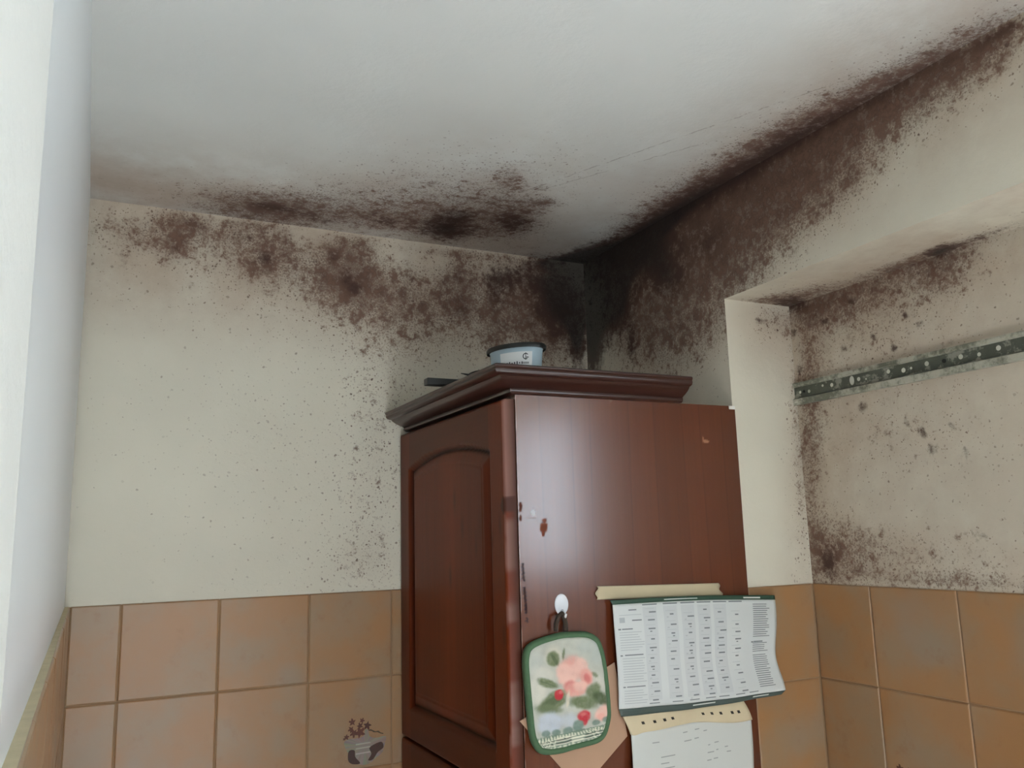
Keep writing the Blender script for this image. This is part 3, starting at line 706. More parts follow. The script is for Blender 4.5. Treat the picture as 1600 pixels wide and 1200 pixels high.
# doors: height fields with a raised arched panel
DXF = -.565
m_door = painted('door_wood', rough=.42, spec=.22, bump=.08, nscale=80)
def door(y0, y1, z0, z1, arch, pa, pz0, pz1, seed):
    """front face at x=DXF; opening from y pa[0]..pa[1], z pz0..pz1 (+arch rise)"""
    st = .003
    ny = int((y1-y0)/st)+1; nz = int((z1-z0)/st)+1
    ys = np.linspace(y0, y1, ny); zs = np.linspace(z0, z1, nz)
    Y, Z = np.meshgrid(ys, zs, indexing='ij')
    yc = (pa[0]+pa[1])/2; hw = (pa[1]-pa[0])/2
    t = np.clip((Y-yc)/hw, -1, 1)
    top = pz1+arch*(1-t*t)
    slope = np.abs(2*arch*t/hw)
    sd = np.minimum(np.minimum(Y-pa[0], pa[1]-Y), np.minimum(Z-pz0, (top-Z)/np.sqrt(1+slope**2)))
    h = np.zeros_like(sd)
    h += -.0025*sstep(-.004, -.001, sd)            # small bead on the frame edge
    h += -.009*sstep(-.001, .004, sd)
    h += .0025*sstep(.007, .010, sd)
    h += .0085*np.clip((sd-.010)/.024, 0, 1)
    h += -.0015*np.exp(-((sd-.036)/.002)**2)
    e = np.minimum(np.minimum(Y-y0, y1-Y), np.minimum(Z-z0, z1-Z))
    h += -.005*(1-np.sqrt(np.clip(1-(1-np.clip(e/.006, 0, 1))**2, 0, 1)))
    Xf = DXF-h
    u = Y.ravel(); v = Z.ravel()
    ci = wood_cols(u*1.0, v, s2l((126, 54, 20)), s2l((78, 29, 10)), seed)
    # rails have horizontal grain
    hor = (((Z > top) | (Z < pz0)) & (Y > pa[0]) & (Y < pa[1])).ravel()
    ch = wood_cols(v, u, s2l((100, 45, 19)), s2l((70, 28, 11)), seed+5)
    ci[hor] = ch[hor]
    # knots
    for (ky, kz) in [(-.40, 1.60), (-.47, 1.56), (-.36, 1.66), (-.33, 1.50), (-.585, 1.60), (-.59, 1.40)]:
        m = np.exp(-(((u-ky)/.006)**2+((v-kz)/.022)**2))[:, None]*.55; ci = ci*(1-m)+np.array(s2l((50, 26, 18)))*m
    m = np.exp(-(((u+.395)/.0012)**2))[:, None]*.35*((v > pz0) & (v < pz1))[:, None]; ci = ci*(1-m)   # board joint in the panel
    # shade of the groove painted into the wood colour, worn pale edge next to the side panel
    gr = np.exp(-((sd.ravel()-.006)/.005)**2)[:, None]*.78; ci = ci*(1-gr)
    wear = ((1-sstep(.0015, .006, u-y0))*sstep(.38, .55, fbm(u*90, v*16+3, 3)+.3*(v > 1.64)))[:, None]*.35
    ci = ci*(1-wear)+np.array(s2l((160, 138, 130)))*wear
    d = np.sqrt(((u-y0-.004)/.012)**2+((v-1.637)/.016)**2)+.5*(fbm(u*160, v*160, 2)-.5); m = (1-sstep(.8, 1.1, d))[:, None]
    ci = ci*(1-m)+np.array(s2l((72, 38, 28)))*m
    ins = (sd > .0055)
    def emit(mask_in, name, parent, back):
        idx = -np.ones(Y.size, int); vs = []; cs = []; fs = []
        faces = []
        for i in range(ny-1):
            for j in range(nz-1):
                q = (i*nz+j, (i+1)*nz+j, (i+1)*nz+j+1, i*nz+j+1)
                inside = ins.flat[q[0]] and ins.flat[q[2]]
                if inside == mask_in: faces.append(q)
        F = np.array(faces); used = np.unique(F); idx[used] = np.arange(len(used))
        vs = [(Xf.flat[k], u[k], v[k]) for k in used]; cs = ci[used]
        fs = [tuple(int(a) for a in q) for q in idx[F]]
        if back:
            b = len(vs); xb = -.5392
            vs += [(xb, y0, z0), (xb, y1, z0), (xb, y1, z1), (xb, y0, z1)]; fs.append((b, b+1, b+2, b+3))
            def strip(ids, ca, cb):
                bb = len(vs)
                for k in ids: vs.append((xb, u[k], v[k]))
                for a in range(len(ids)-1): fs.append((int(idx[ids[a]]), int(idx[ids[a+1]]), bb+a+1, bb+a))
            n0 = len(vs)
            strip([j for j in range(nz)], 0, 0); strip([(ny-1)*nz+j for j in range(nz)], 0, 0)
            strip([i*nz for i in range(ny)], 0, 0); strip([i*nz+nz-1 for i in range(ny)], 0, 0)
            cs = np.vstack([cs, np.tile(np.array(s2l((66, 34, 22))), (len(vs)-len(cs), 1))])
        o = mesh_obj(name, vs, fs, m_door, smooth=True, recalc=False)
        point_colors(o.data, cs)
        return o
    f = P_(emit(False, 'door', None, True))
    r = emit(True, 'raised_panel', None, False); r.parent = f
    return f
door(-.606, -.006, 1.1215, 1.838, .030, (-.541, -.072), 1.193, 1.744, 1.0)
door(-.606, -.006, .12, 1.1155, 0.0, (-.541, -.072), .195, 1.045, 8.0)
bm = bmesh.new(); box(bm, -.53, -.515, -.600, -.01, 0, .10)
P_(from_bm('plinth', bm, m_in))

# crown moulding, mitred round the front and the near side
PROF = [(0, 0), (.008, 0), (.0125, .003), (.0135, .007), (.0125, .0105), (.017, .013), (.024, .016), (.032, .0205), (.0385, .0255), (.041, .029), (.045, .0295), (.0505, .032), (.053, .0365), (.052, .041), (.0545, .0435), (.0545, .047), (.051, .049), (.020, .049), (.020, .020), (0, .012)]
kf = 1.2
bm = bmesh.new()
cols_ = []
for stn in range(3):
    ring = []
    for (d_, h_) in PROF:
        if stn == 0: q = (-.5385-d_*kf, -.004, CT+h_)
        elif stn == 1: q = (-.5385-d_*kf, SP-d_*.95, CT+h_)
        else: q = (-.150+h_*-.05, SP-d_*.95, CT+h_)
        ring.append(bm.verts.new(q))
    cols_.append(ring)
for a, b in zip(cols_[:-1], cols_[1:]):
    n = len(a)
    for k in range(n): bm.faces.new((a[k], a[(k+1) % n], b[(k+1) % n], b[k]))
bm.faces.new(cols_[0][::-1]); bm.faces.new(cols_[-1])
m_crown = simple('glossy_dark_moulding', (56, 31, 25), rough=.28, noise=.12, nscale=18, spec=.6)
cr = P_(from_bm('crown_moulding', bm, m_crown, smooth=False))
for pl_ in cr.data.polygons: pl_.use_smooth = len(pl_.vertices) == 4
cr.data.set_sharp_from_angle(angle=math.radians(42))

# ------------------------------------------------------------------ things on top of the cabinet
ZT = CT+.0005
(tx0, _, tz0), (tx1, _, tz1), _, (_, _, tz2) = TUB
tcx = (tx0+tx1)/2+.002; TR = (tx1-tx0)/2; TY = -.5
tub = empty('plastic_tub', (tcx, TY, ZT))
tag(tub, 'pale blue plastic tub with a black lid and white label on top of the cupboard', 'tub')
HT = tz2-.012-ZT
TSX, TSY, TROT = 1.12, .74, math.radians(-62)
m_tub = simple('pale_blue_plastic', (176, 196, 204), rough=.35); m_lid = simple('black_plastic', (24, 27, 26), rough=.4)
bm = bmesh.new()
lathe(bm, [(TR*.70, 0), (TR*.73, .002), (TR*.88, HT-.008), (TR*.91, HT-.006), (TR*.91, HT)], (0, 0, 0), 56, TSX, TSY, TROT)
from_bm('tub_body', bm, m_tub, tub, smooth=True).data.set_sharp_from_angle(angle=math.radians(50))
bm = bmesh.new()
lathe(bm, [(TR*.93, HT-.007), (TR*.99, HT-.008), (TR, HT-.006), (TR*1.0, HT-.001), (TR*.97, HT+.002), (TR*.9, HT+.002), (TR*.88, HT-.001)], (0, 0, 0), 56, TSX, TSY, TROT)
from_bm('lid', bm, m_lid, tub, smooth=True).data.set_sharp_from_angle(angle=math.radians(50))
# label wrapped on the left side facing the room
def on_tub(a, z, d=.0004):
    r = TR*(.73+(.88-.73)*(z/(HT-.008)))+d; a -= TROT; x_ = r*TSX*math.cos(a); y_ = r*TSY*math.sin(a)
    return (x_*math.cos(TROT)-y_*math.sin(TROT), x_*math.sin(TROT)+y_*math.cos(TROT), z)
vs, fs = [], []; A0, A1 = math.radians(196), math.radians(270); n = 24
for i in range(n+1):
    a = A0+(A1-A0)*i/n
    vs += [on_tub(a, .012), on_tub(a, HT-.016)]
for i in range(n): fs.append((2*i, 2*i+2, 2*i+3, 2*i+1))
lb = mesh_obj('paper_label', vs, fs, simple('white_label_paper', (222, 224, 222), rough=.7), tub, smooth=True)
vs, fs = [], []
def ink(a0, a1, z0, z1):
    b = len(vs); vs.extend([on_tub(a0, z0, .0008), on_tub(a1, z0, .0008), on_tub(a1, z1, .0008), on_tub(a0, z1, .0008)]); fs.append((b, b+1, b+2, b+3))
def inkring(ac, zc, ra, rz, wd, a_from=0, a_to=2*math.pi):
    m = 20
    for k in range(m):
        t0 = a_from+(a_to-a_from)*k/m; t1 = a_from+(a_to-a_from)*(k+1)/m; b = len(vs)
        for (t, s_) in ((t0, 1), (t1, 1), (t1, 1-wd), (t0, 1-wd)):
            vs.append(on_tub(ac+ra*s_*math.cos(t), zc+rz*s_*math.sin(t), .0008))
        fs.append((b, b+1, b+2, b+3))
zc = HT-.026; ac = math.radians(254)
inkring(ac, zc, .12, .0065, .28, .6, 5.4); ink(ac-.012, ac+.012, zc-.0075, zc+.0075); ink(ac+.02, ac+.12, zc-.003, zc-.0012)
for k in range(5): ink(ac-.10+.05*k, ac-.075+.05*k, zc-.0155, zc-.0115)
for k in range(8): ink(math.radians(206+5.5*k), math.radians(208.5+5.5*k), zc-.0145-.001*(k % 2), zc-.0115+.001*(k % 3))
for k in range(10): ink(math.radians(200+6*k), math.radians(204+6*k), zc-.026, zc-.0235)
mesh_obj('printing', vs, fs, simple('black_ink', (34, 36, 38), rough=.7), lb)

pan = empty('frying_pan', (-.43, -.33, ZT))
tag(pan, 'small black pan whose flat handle rests on the cupboard moulding, left of the tub', 'pan')
m_pan = simple('black_coated_metal', (20, 22, 18), rough=.45)
bm = bmesh.new()
PH = .096
lathe(bm, [(.052, 0), (.056, .002), (.076, PH-.004), (.079, PH), (.076, PH), (.055, .006), (.0001, .005)], (0, 0, 0), 48)
from_bm('pan_bowl', bm, m_pan, pan, smooth=True).data.set_sharp_from_angle(angle=math.radians(50))
bm = bmesh.new()
# flat handle: thick bar resting over the moulding
hx = -.6235+.43
box(bm, hx, -.070, -.032, -.008, .0575, .0725, .0015)
from_bm('handle', bm, m_pan, pan)
bm = bmesh.new(); tube(bm, [(-.072, -.02, .083), (-.09, -.02, .0855), (-.111, -.02, .0885)], [.004, .003, .0008], 8, .6)
from_bm('pouring_lip', bm, m_pan, pan)

# ------------------------------------------------------------------ metal rail on the niche wall
(ya, za), (yb, zb), (yc_, zc_), (yd, zd) = RAIL
rail = empty('metal_rail', (NICHED, ya, (za+zb)/2))
tag(rail, 'perforated galvanised metal rail with flaking paint fixed across the mouldy niche wall', 'rail')
zt, zbm = (za+zc_)/2+.0, (zb+zd)/2-.0
RL = 1.0; HH = (zt-zbm)
m_rail, nt_, b_ = new_mat('galvanised_metal'); g = NG(nt_)
P0 = nt_.nodes.new('ShaderNodeTexCoord').outputs['Object']
fl = g.step(.52, .6, g.noise(P0, 26, 6, .7))
nt_.links.new(g.mix(fl, g.mix(g.noise(P0, 60, 3), s2l((70, 75, 66)), s2l((96, 100, 88))), s2l((150, 150, 138))), b_.inputs['Base Color'])
nt_.links.new(g.sub(.45, g.mul(fl, -.3)), b_.inputs['Roughness']); b_.inputs['Metallic'].default_value = .25
# profile across z: top lip, recessed web, lower lip (real channel depth)
prof = [(0.0, HH/2), (.010, HH/2), (.010, HH/2-.008), (.0055, HH/2-.010), (.0055, -HH/2+.017), (.012, -HH/2+.013), (.012, -HH/2), (0, -HH/2)]
bm = bmesh.new(); rr = []
for yy in (0.0, -.004, -RL):
    rr.append([bm.verts.new((-d_ + (0.0), yy, z_)) for d_, z_ in prof])
for a, b in zip(rr[:-1], rr[1:]):
    for k in range(len(prof)): bm.faces.new((a[k], a[(k+1) % len(prof)], b[(k+1) % len(prof)], b[k]))
bm.faces.new(rr[0]); bm.faces.new(rr[-1][::-1])
ch_ = from_bm('channel', bm, m_rail, rail)
m_lip, nl_, bl_ = new_mat('scuffed_bare_metal'); gl_ = NG(nl_)
nl_.links.new(gl_.mix(gl_.step(.40, .60, gl_.noise(nl_.nodes.new('ShaderNodeTexCoord').outputs['Object'], 22, 5, .7)), s2l((104, 106, 92)), s2l((176, 174, 158))), bl_.inputs['Base Color'])
bl_.inputs['Roughness'].default_value = .45
ch_.data.materials.append(m_lip)
for pl_ in ch_.data.polygons:
    zc_2 = sum(ch_.data.vertices[i].co.z for i in pl_.vertices)/len(pl_.vertices)
    if len(pl_.vertices) == 4 and (zc_2 > HH/2-.009 or zc_2 < -HH/2+.0145): pl_.material_index = 1
def disc(bm, y, z, r, x, sx=1.0, sz=1.0, h=.0008):
    res = bmesh.ops.create_cone(bm, cap_ends=True, segments=16, radius1=r, radius2=r*.85, depth=h)
    for v in res['verts']:
        a, b, c = v.co; v.co = (x-c, y+a*sx, z+b*sz)
m_hole_l = simple('plaster_seen_through_hole', (196, 196, 182), rough=.9); m_screw = simple('dark_screw', (40, 42, 40), rough=.5, metal=.5)
holes = [(-.018, 0, .0035), (-.045, -.002, .004), (-.086, .004, .003), (-.112, .001, .0045), (-.186, .001, .0045), (-.205, -.002, .0022), (-.262, .003, .0045), (-.298, -.001, .005), (-.316, .0, .0028), (-.352, .002, .005), (-.425, .001, .005), (-.462, -.002, .004), (-.50, .002, .005), (-.555, .0, .004), (-.62, .0, .005), (-.69, 0, .005), (-.76, 0, .005), (-.83, 0, .005)]
for (y, z, r) in holes:
    bm = bmesh.new(); disc(bm, y, z+.003, r, -.0057); from_bm('punched_hole', bm, m_hole_l, rail)
for (y, z, r) in [(-.03, .003, .0032), (-.39, .003, .0045)]:
    bm = bmesh.new(); disc(bm, y, z, r, -.0062, h=.002); from_bm('screw', bm, m_screw, rail)
bm = bmesh.new(); disc(bm, -.168, .004, .006, -.0062, sz=1.7, h=.0016); from_bm('clip', bm, m_hole_l, rail)
bm = bmesh.new(); disc(bm, -.010, -HH/2+.006, .006, -.0122, sz=.4); from_bm('punched_hole', bm, m_hole_l, rail)

# ------------------------------------------------------------------ things fixed on the side panel
def sheet_grid(fn, nu, nv):
    vs = [fn(i/nu, j/nv) for i in range(nu+1) for j in range(nv+1)]
    fs = [(i*(nv+1)+j, (i+1)*(nv+1)+j, (i+1)*(nv+1)+j+1, i*(nv+1)+j+1) for i in range(nu) for j in range(nv)]
    return vs, fs
def thick(o, t):
    md = o.modifiers.new('thickness', 'SOLIDIFY'); md.thickness = t; md.offset = 0; return o
def lerp(a, b, t): return a+(b-a)*t

# adhesive hook
(htx, htz), (hbx, hbz), (hlx, _), (hrx, _) = HOOK
hk = empty('adhesive_hook', ((htx+hbx)/2, SP, (htz+hbz)/2))
tag(hk, 'white oval stick-on hook on the side of the cupboard above the flowered pot holder', 'hook')
bm = bmesh.new(); r_ = bmesh.ops.create_uvsphere(bm, u_segments=32, v_segments=16, radius=1)
for v in bm.verts:
    v.co = (v.co.x*(hrx-hlx)/2*.86, (v.co.y*.0035 if v.co.y < 0 else 0)-.0003, v.co.z*(htz-hbz)/2*.95)
from_bm('oval_plate', bm, simple('white_plastic', (226, 230, 234), rough=.3), hk, smooth=True)
bm = bmesh.new(); tube(bm, [(0, -.001, -.012), (0, -.006, -.017), (0, -.014, -.020), (0, -.016, -.016)], [.005, .0045, .004, .003], 10, .7)
from_bm('hook_tip', bm, bpy.data.materials['white_plastic'], hk, smooth=True)

# pot holder
hp = empty('pot_holder', (-.44, SP, 1.30))
tag(hp, 'quilted pot holder printed with pink roses, edged in green, hanging from the white hook', 'pot holder')
outl = smooth_closed(HOLDER_OUT, 200)
ocx = sum(a for a, b in outl)/200; ocz = sum(b for a, b in outl)/200
PC = {'grey': (176, 184, 178), 'cream': (214, 206, 184), 'pale': (205, 203, 190), 'leaf': (112, 124, 92), 'leafd': (84, 98, 70), 'pink': (222, 160, 148), 'pinkl': (228, 186, 172), 'pinkd': (204, 116, 112), 'red': (190, 56, 66), 'blue': (186, 194, 204), 'teal': (108, 132, 120)}
NR = 60
vs, fs, cs = [], [], []
for r in range(NR+1):
    s_ = 1-r/NR
    for (a, b) in outl:
        x = ocx+(a-ocx)*s_; z = ocz+(b-ocz)*s_
        e = 1-s_
        puff = .0115*min(1, math.sqrt(max(0, e/.12)) if e < .12 else 1)
        quilt = .0012*math.sin(x*170+z*90)*math.sin(x*90-z*170)*min(1, e*5)
        vs.append((x-hp.location.x, -.006-puff-quilt, z-hp.location.z))
X = np.array([v[0]+hp.location.x for v in vs]); Z = np.array([v[2]+hp.location.z for v in vs])
C_ = np.tile(np.array(s2l((182, 184, 172))), (len(vs), 1))
C_ = C_*(.86+.28*fbm(X*60, Z*60, 4))[:, None]
for (px, pz, rx, rz, ang, cn, soft, amp) in HOLDER_PIC:
    t = math.radians(ang); dx = X-px; dz = Z-pz
    a = dx*math.cos(t)-dz*math.sin(t); b = dx*math.sin(t)+dz*math.cos(t)
    d = np.sqrt((a/rx)**2+(b/rz)**2)+.30*(fbm(X*140+px*99, Z*140, 3)-.5)
    m = (1-sstep(1-soft, 1+soft, d))[:, None]*amp*(.8+.3*fbm(X*220, Z*220+5, 2))[:, None]
    C_ = C_*(1-np.clip(m, 0, 1))+np.array(s2l(PC[cn]))*np.clip(m, 0, 1)
# petal outlines in the big rose
(rx0, rz0) = (HOLDER_PIC[10][0], HOLDER_PIC[10][1])
# printed lace border at the bottom: dark band with cream rows
(bx0, bz0), (bx1, bz1), (bx2, bz2), _ = TRIM_BAND
L = math.hypot(bx1-bx0, bz1-bz0); tx, tz = (bx1-bx0)/L, (bz1-bz0)/L
al = (X-bx0)*tx+(Z-bz0)*tz; dn = (X-bx0)*tz-(Z-bz0)*tx      # distance below the upper line
band = (dn > 0)
Wd = .030
def setc(mask, col, a=1.0):
    m = mask[:, None]*a
    C_[:] = C_*(1-m)+np.array(s2l(col))*m
setc(band.astype(float), (112, 132, 114), .9)
tri = (dn > .0015) & (dn < .0085) & (np.abs(((al/.0062) % 1)-.5) < .34*(dn/.0085)+.08)
setc(tri.astype(float), (214, 214, 192))
setc(((dn > .0105) & (dn < .0128)).astype(float), (218, 218, 198)); setc(((dn > .0093) & (dn < .0104)).astype(float), (44, 58, 50))
setc(((dn > .0158) & (dn < .0180)).astype(float), (218, 218, 198)); setc(((dn > .0145) & (dn < .0157)).astype(float), (44, 58, 50))
dots = (dn > .0195) & (dn < .0235) & (np.abs(((al/.0060) % 1)-.5) < .28)
setc(dots.astype(float), (205, 208, 186))
for r in range(NR):
    for k in range(200):
        a, b = r*200+k, r*200+(k+1) % 200
        fs.append((a, b, b+200, a+200))
# back side
b0 = len(vs)
for (a, b) in outl: vs.append((a-hp.location.x, -.004, b-hp.location.z))
for k in range(200): fs.append((b0+k, b0+(k+1) % 200, (k+1) % 200, k))
fs.append(tuple(b0+k for k in range(200)))
C_ = np.vstack([C_, np.tile(C_[:1], (200, 1))])
o = mesh_obj('printed_pad', vs, fs, painted('printed_cotton', rough=.9, spec=.2, bump=.35, nscale=500, sheen=.2), hp, smooth=True, recalc=True)
point_colors(o.data, C_)
bm = bmesh.new()
m_green = simple('green_bias_binding', (74, 104, 74), rough=.85, noise=.12, nscale=120, bump=.3)
ring = []
N = 200; seg = 12
for k in range(N):
    a, b = outl[k]; a2, b2 = outl[(k+1) % N]; a0_, b0_ = outl[k-1]
    tx_, tz_ = a2-a0_, b2-b0_; l_ = math.hypot(tx_, tz_); nx_, nz_ = tz_/l_, -tx_/l_
    if (a-ocx)*nx_+(b-ocz)*nz_ > 0: nx_, nz_ = -nx_, -nz_     # inward
    rg = []
    for q in range(seg):
        th = 2*math.pi*q/seg
        ww = .0062; dd = .0085
        off = .0045+ww*math.cos(th)
        rg.append(bm.verts.new((a+nx_*off-hp.location.x, -.0105+dd*math.sin(th), b+nz_*off-hp.location.z)))
    ring.append(rg)
for k in range(N):
    for q in range(seg):
        bm.faces.new((ring[k][q], ring[k][(q+1) % seg], ring[(k+1) % N][(q+1) % seg], ring[(k+1) % N][q]))
from_bm('green_binding', bm, m_green, hp, smooth=True)
bm = bmesh.new(); yl = -.012
tube(bm, [(a-hp.location.x, yl-.004*math.sin(k), b-hp.location.z) for k, (a, b) in enumerate(LOOP)], .0048, 8, .8)
from_bm('hanging_loop', bm, simple('dark_braid', (62, 50, 40), rough=.9, noise=.4, nscale=400), hp, smooth=True)

# cardboard diamond behind the pot holder
def slab(name, poly, y, t, mat, nsm=None):
    bm = bmesh.new(); pts = poly
    a = [bm.verts.new((x, y, z)) for x, z in pts]; b = [bm.verts.new((x, y+t, z)) for x, z in pts]
    bm.faces.new(a); bm.faces.new(b[::-1]); n = len(pts)
    for k in range(n): bm.faces.new((a[k], b[k], b[(k+1) % n], a[(k+1) % n]))
    return from_bm(name, bm, mat)
m_card = simple('brown_card', (176, 142, 116), rough=.85, noise=.10, nscale=12)
tag(slab('cardboard_sheet', [CARD[0], CARD[1], CARD[2], CARD[3], CARD[4]], SP-.0035, .0015, m_card), 'square of pinkish brown card pinned askew behind the flowered pot holder', 'cardboard')

# strip of masking tape / card above the calendar
(ta, tb_, tc, td) = TAPE
def tape_fn(u, v):
    x = lerp(lerp(ta[0], td[0], v), lerp(tb_[0], tc[0], v), u); z = lerp(lerp(ta[1], td[1], v), lerp(tb_[1], tc[1], v), u)
    if u in (0, 1): x += .003*math.sin(v*9)
    return (x, SP-.0030-.0035*math.sin(u*3.1)*(1-v)+.0006*math.sin(u*14), z)
vs, fs = sheet_grid(tape_fn, 40, 8)
tag(thick(mesh_obj('paper_strip', vs, fs, simple('yellowed_paper', (184, 172, 142), rough=.8, noise=.06, nscale=40), smooth=True), .0006),
    'yellowed paper strip stuck along the top edge of the calendar', 'paper')

# calendar
cal = empty('wall_calendar', (-.15, SP, 1.35))
tag(cal, 'white printed calendar sheet with dark green bands overhanging the right edge of the cupboard', 'calendar')
(A, B, C2, D2, Ah, Bh, Cf, Df) = CAL
def cal_xz(u, v):
    # u to the right, v downwards; v<0 header band, v>1 footer band
    if v < 0:
        t = -v; a = (lerp(A[0], Ah[0], t), lerp(A[1], Ah[1], t)); b = (lerp(B[0], Bh[0], t), lerp(B[1], Bh[1], t))
    elif v > 1:
        t = v-1; a = (lerp(D2[0], Df[0], t), lerp(D2[1], Df[1], t)); b = (lerp(C2[0], Cf[0], t), lerp(C2[1], Cf[1], t))
    else:
        a = (lerp(A[0], D2[0], v)-.0035*math.sin(v*math.pi)*(1-v), lerp(A[1], D2[1], v)); b = (lerp(B[0], C2[0], v)-.020*math.sin(v*math.pi)**2*(1.15-v*.5), lerp(B[1], C2[1], v))
    x = lerp(a[0], b[0], u); z = lerp(a[1], b[1], u)
    z += -.004*math.sin(u*math.pi)*max(0, min(1, v))+.0035*math.sin(u*math.pi)*(1-max(0, min(1, v)))
    return x, z
def cal_fn(u, v, d=0.0):
    x, z = cal_xz(u, v); vv = max(0, min(1, v))
    bow = .006*math.sin(vv*math.pi)*(1+.6*math.sin(u*5)) + .010*u*math.sin(vv*math.pi*1.4)**2 + .0015*math.sin(u*21)*vv
    return (x-cal.location.x, -.013-bow-d, z-cal.location.z)
vs, fs = sheet_grid(cal_fn, 60, 36)
page = thick(mesh_obj('calendar_page', vs, fs, simple('white_page', (206, 210, 208), rough=.55), cal, smooth=True), .0005)
m_gr = simple('dark_green_print', (44, 72, 58), rough=.4)
vs, fs = sheet_grid(lambda u, v: cal_fn(u, -v), 60, 3)
thick(mesh_obj('header_band', vs, fs, m_gr, cal, smooth=True), .0005)
vs, fs = sheet_grid(lambda u, v: cal_fn(u, 1+v), 60, 3)
thick(mesh_obj('footer_band', vs, fs, simple('grey_green_print', (70, 84, 80), rough=.4), cal, smooth=True), .0005)
class Ink:
    def __init__(s): s.v = []; s.f = []
    def rect(s, u0, u1, v0, v1, d=.0007):
        n = max(1, int((u1-u0)/.02)); b = len(s.v)
        for i in range(n+1):
            u = lerp(u0, u1, i/n); s.v += [cal_fn(u, v0, d), cal_fn(u, v1, d)]
        for i in range(n): s.f.append((b+2*i, b+2*i+2, b+2*i+3, b+2*i+1))
    def build(s, name, mat): return mesh_obj(name, s.v, s.f, mat, page)
col_ = Ink()
CX = [.17, .29, .395, .495, .595, .695]
for i in range(6):
    if i in (5,): continue
    for k in range(12): col_.rect(CX[i]-.005, CX[i]+.075, .04+.075*k, .04+.075*(k+1), .0005)
col_o = col_.build('month_columns', simple('pale_grey_print', (197, 201, 201), rough=.55))
ik = Ink(); lg = Ink()
rr_ = random.Random(5)
for i in range(6):
    ik.rect(CX[i]-.005, CX[i]+.08, .012, .024)
    v = .085+.03*(i % 3)
    while v < .95:
        w_ = rr_.choice([.022, .034, .04]); off = rr_.choice([.02, .03])
        ik.rect(CX[i]+off, CX[i]+off+w_, v, v+.013)
        if rr_.random() < .4: lg.rect(CX[i]+.01, CX[i]+.022, v+.03, v+.038)
        if rr_.random() < .25: ik.rect(CX[i]+off+.008, CX[i]+off+.02, v+.028, v+.038)
        lg.rect(CX[i]+.006, CX[i]+.06, v-.03, v-.027)
        v += rr_.choice([.083, .1, .075])
def lines_block(u0, u1, v0, v1, dv, ink_, th=.006):
    v = v0
    while v < v1:
        ink_.rect(u0, u0+(u1-u0)*rr_.uniform(.72, 1.0), v, v+th); v += dv
lines_block(.845, .955, .045, .40, .0225, ik, .008); lines_block(.845, .945, .455, .55, .022, ik, .008); lines_block(.845, .95, .585, .93, .0225, ik, .008)
ik.rect(.835, .848, .438, .452); ik.rect(.85, .91, .436, .449)
ik.rect(.085, .13, .055, .066); lg.rect(.03, .155, .105, .110); lg.rect(.03, .06, .13, .18); ik.rect(.10, .155, .155, .167)
ik.rect(.02, .035, .235, .249); ik.rect(.04, .10, .236, .247); lines_block(.025, .165, .27, .45, .024, lg)
ik.rect(.02, .033, .487, .50); ik.rect(.045, .15, .485, .496); lines_block(.03, .165, .52, .76, .025, lg)
ik.rect(.025, .038, .79, .802); ik.rect(.045, .15, .79, .80); lines_block(.03, .165, .83, .96, .024, lg)
for k, u in enumerate([.17, .30, .40, .50, .58, .68, .77]): ik.rect(u, u+.06, .965-.0*k, .974)
ik.build('printed_text', simple('grey_ink', (120, 126, 128), rough=.6)); lgo = lg.build('fine_print', simple('light_grey_ink', (172, 178, 180), rough=.6)); lgo['kind'] = 'stuff'
m_let = simple('white_lettering', (200, 206, 200), rough=.5)
for (a_, b_2, c_3, d_4) in ((.79, .90, -.62, -.30), (.30, .50, -.6, -.4), (.80, .90, 1.3, 1.55), (.42, .56, 1.3, 1.5)):
    ht = Ink(); ht.rect(a_, b_2, c_3, d_4); ht.build('band_lettering', m_let)

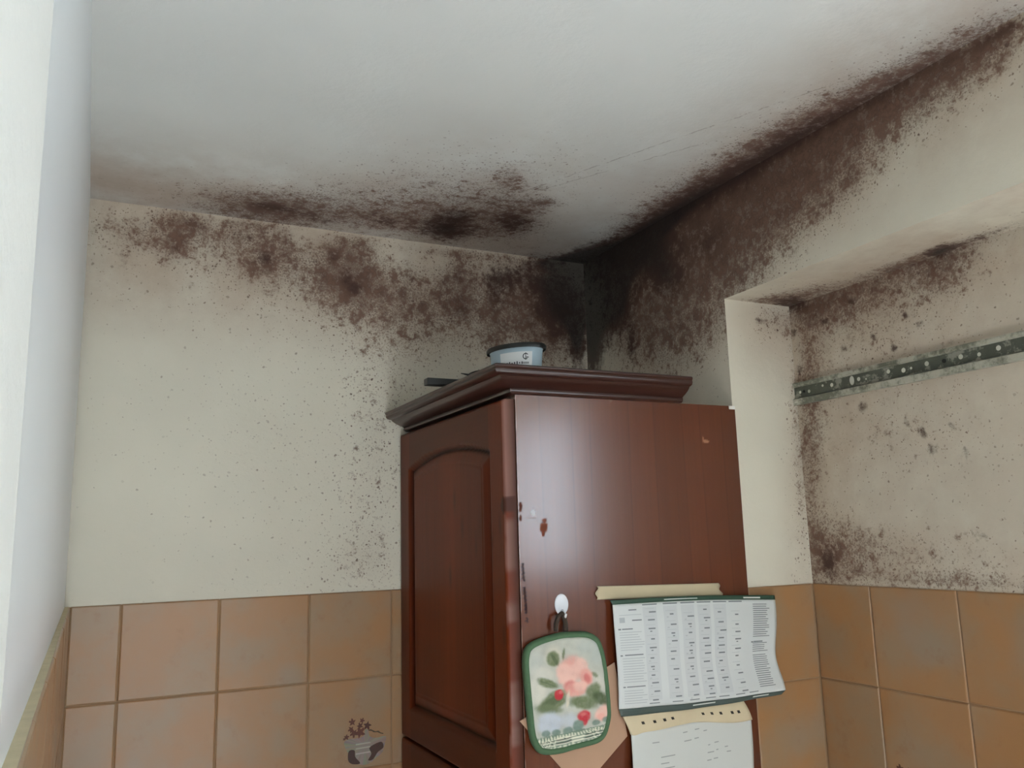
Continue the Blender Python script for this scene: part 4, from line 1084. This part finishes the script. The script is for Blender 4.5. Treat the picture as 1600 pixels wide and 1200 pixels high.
# pad under the calendar: yellowed backing with punched slots, pale page hanging from it
pad = empty('note_pad', (-.18, SP, 1.2))
tag(pad, 'yellowed pad with a curling pale page hanging below the calendar', 'pad')
(pa_, pb_, pc_, pd_) = PAD
def pad_fn(u, v, d=0):
    x = lerp(lerp(pa_[0], pd_[0], v), lerp(pb_[0], pc_[0], v), u); z = lerp(lerp(pa_[1], pd_[1], v), lerp(pb_[1], pc_[1], v), u)
    v2 = v
    z += .012*(1-v)                       # tucked up behind the calendar foot
    z += -.004*math.sin(u*9)*v+.006*math.exp(-((u-.03)/.05)**2)*-v
    return (x-pad.location.x, -.0085-.004*math.sin(v*3)*(1+.4*math.sin(u*7))-d, z-pad.location.z)
vs, fs = sheet_grid(pad_fn, 50, 14)
thick(mesh_obj('backing_strip', vs, fs, simple('yellowed_backing', (204, 190, 158), rough=.7, noise=.12, nscale=25), pad, smooth=True), .0012)
m_slot = simple('dark_slot', (44, 40, 34), rough=.9)
for u in (.11, .20, .28, .345, .60, .675, .75, .845, .90):
    w_ = .022
    v0, v1 = .50, .62
    mesh_obj('punched_slot', [pad_fn(u, v0, .0012), pad_fn(u+w_, v0, .0012), pad_fn(u+w_, v1, .0012), pad_fn(u, v1, .0012)], [(0, 1, 2, 3)], m_slot, pad)
bot = [PAGE[6][0], PAGE[5][0]]
def page_fn(u, v, d=0):
    tops = PAGE[:5]; k = min(3, int(u*4)); f = u*4-k
    xt = lerp(tops[k][0], tops[k+1][0], f); ztp = lerp(tops[k][1], tops[k+1][1], f)
    x = lerp(xt, lerp(bot[0], bot[1], u), v); z = lerp(ztp, .98, v)
    return (x-pad.location.x, -.0085-.006*math.sin(min(1, v*2.2)*math.pi/2)-.002*math.sin(u*6+v*4)-d, z-pad.location.z)
vs, fs = sheet_grid(page_fn, 40, 40)
pg = thick(mesh_obj('loose_page', vs, fs, simple('greyish_page', (200, 203, 198), rough=.6, noise=.03, nscale=10), pad, smooth=True), .0005)
vs, fs = [], []
m_pen = simple('faint_pencil', (150, 154, 152), rough=.6)
def pr(u0, u1, v0, v1):
    mesh_obj('pencil_mark', [page_fn(u0, v0, .0006), page_fn(u1, v0, .0006), page_fn(u1, v1, .0006), page_fn(u0, v1, .0006)], [(0, 1, 2, 3)], m_pen, pg)
for (a, b, c) in [(.36, .41, .13), (.43, .46, .125), (.14, .19, .10), (.35, .38, .06), (.43, .46, .055), (.49, .52, .08), (.20, .26, .27), (.18, .30, .31), (.20, .30, .22), (.54, .56, .20), (.60, .64, .19), (.54, .60, .26), (.62, .64, .25), (.54, .58, .32), (.60, .64, .315), (.06, .10, .33), (.70, .73, .24), (.72, .76, .28), (.5, .54, .45), (.2, .3, .5), (.6, .7, .55)]:
    pr(a, b, c, c+.008)
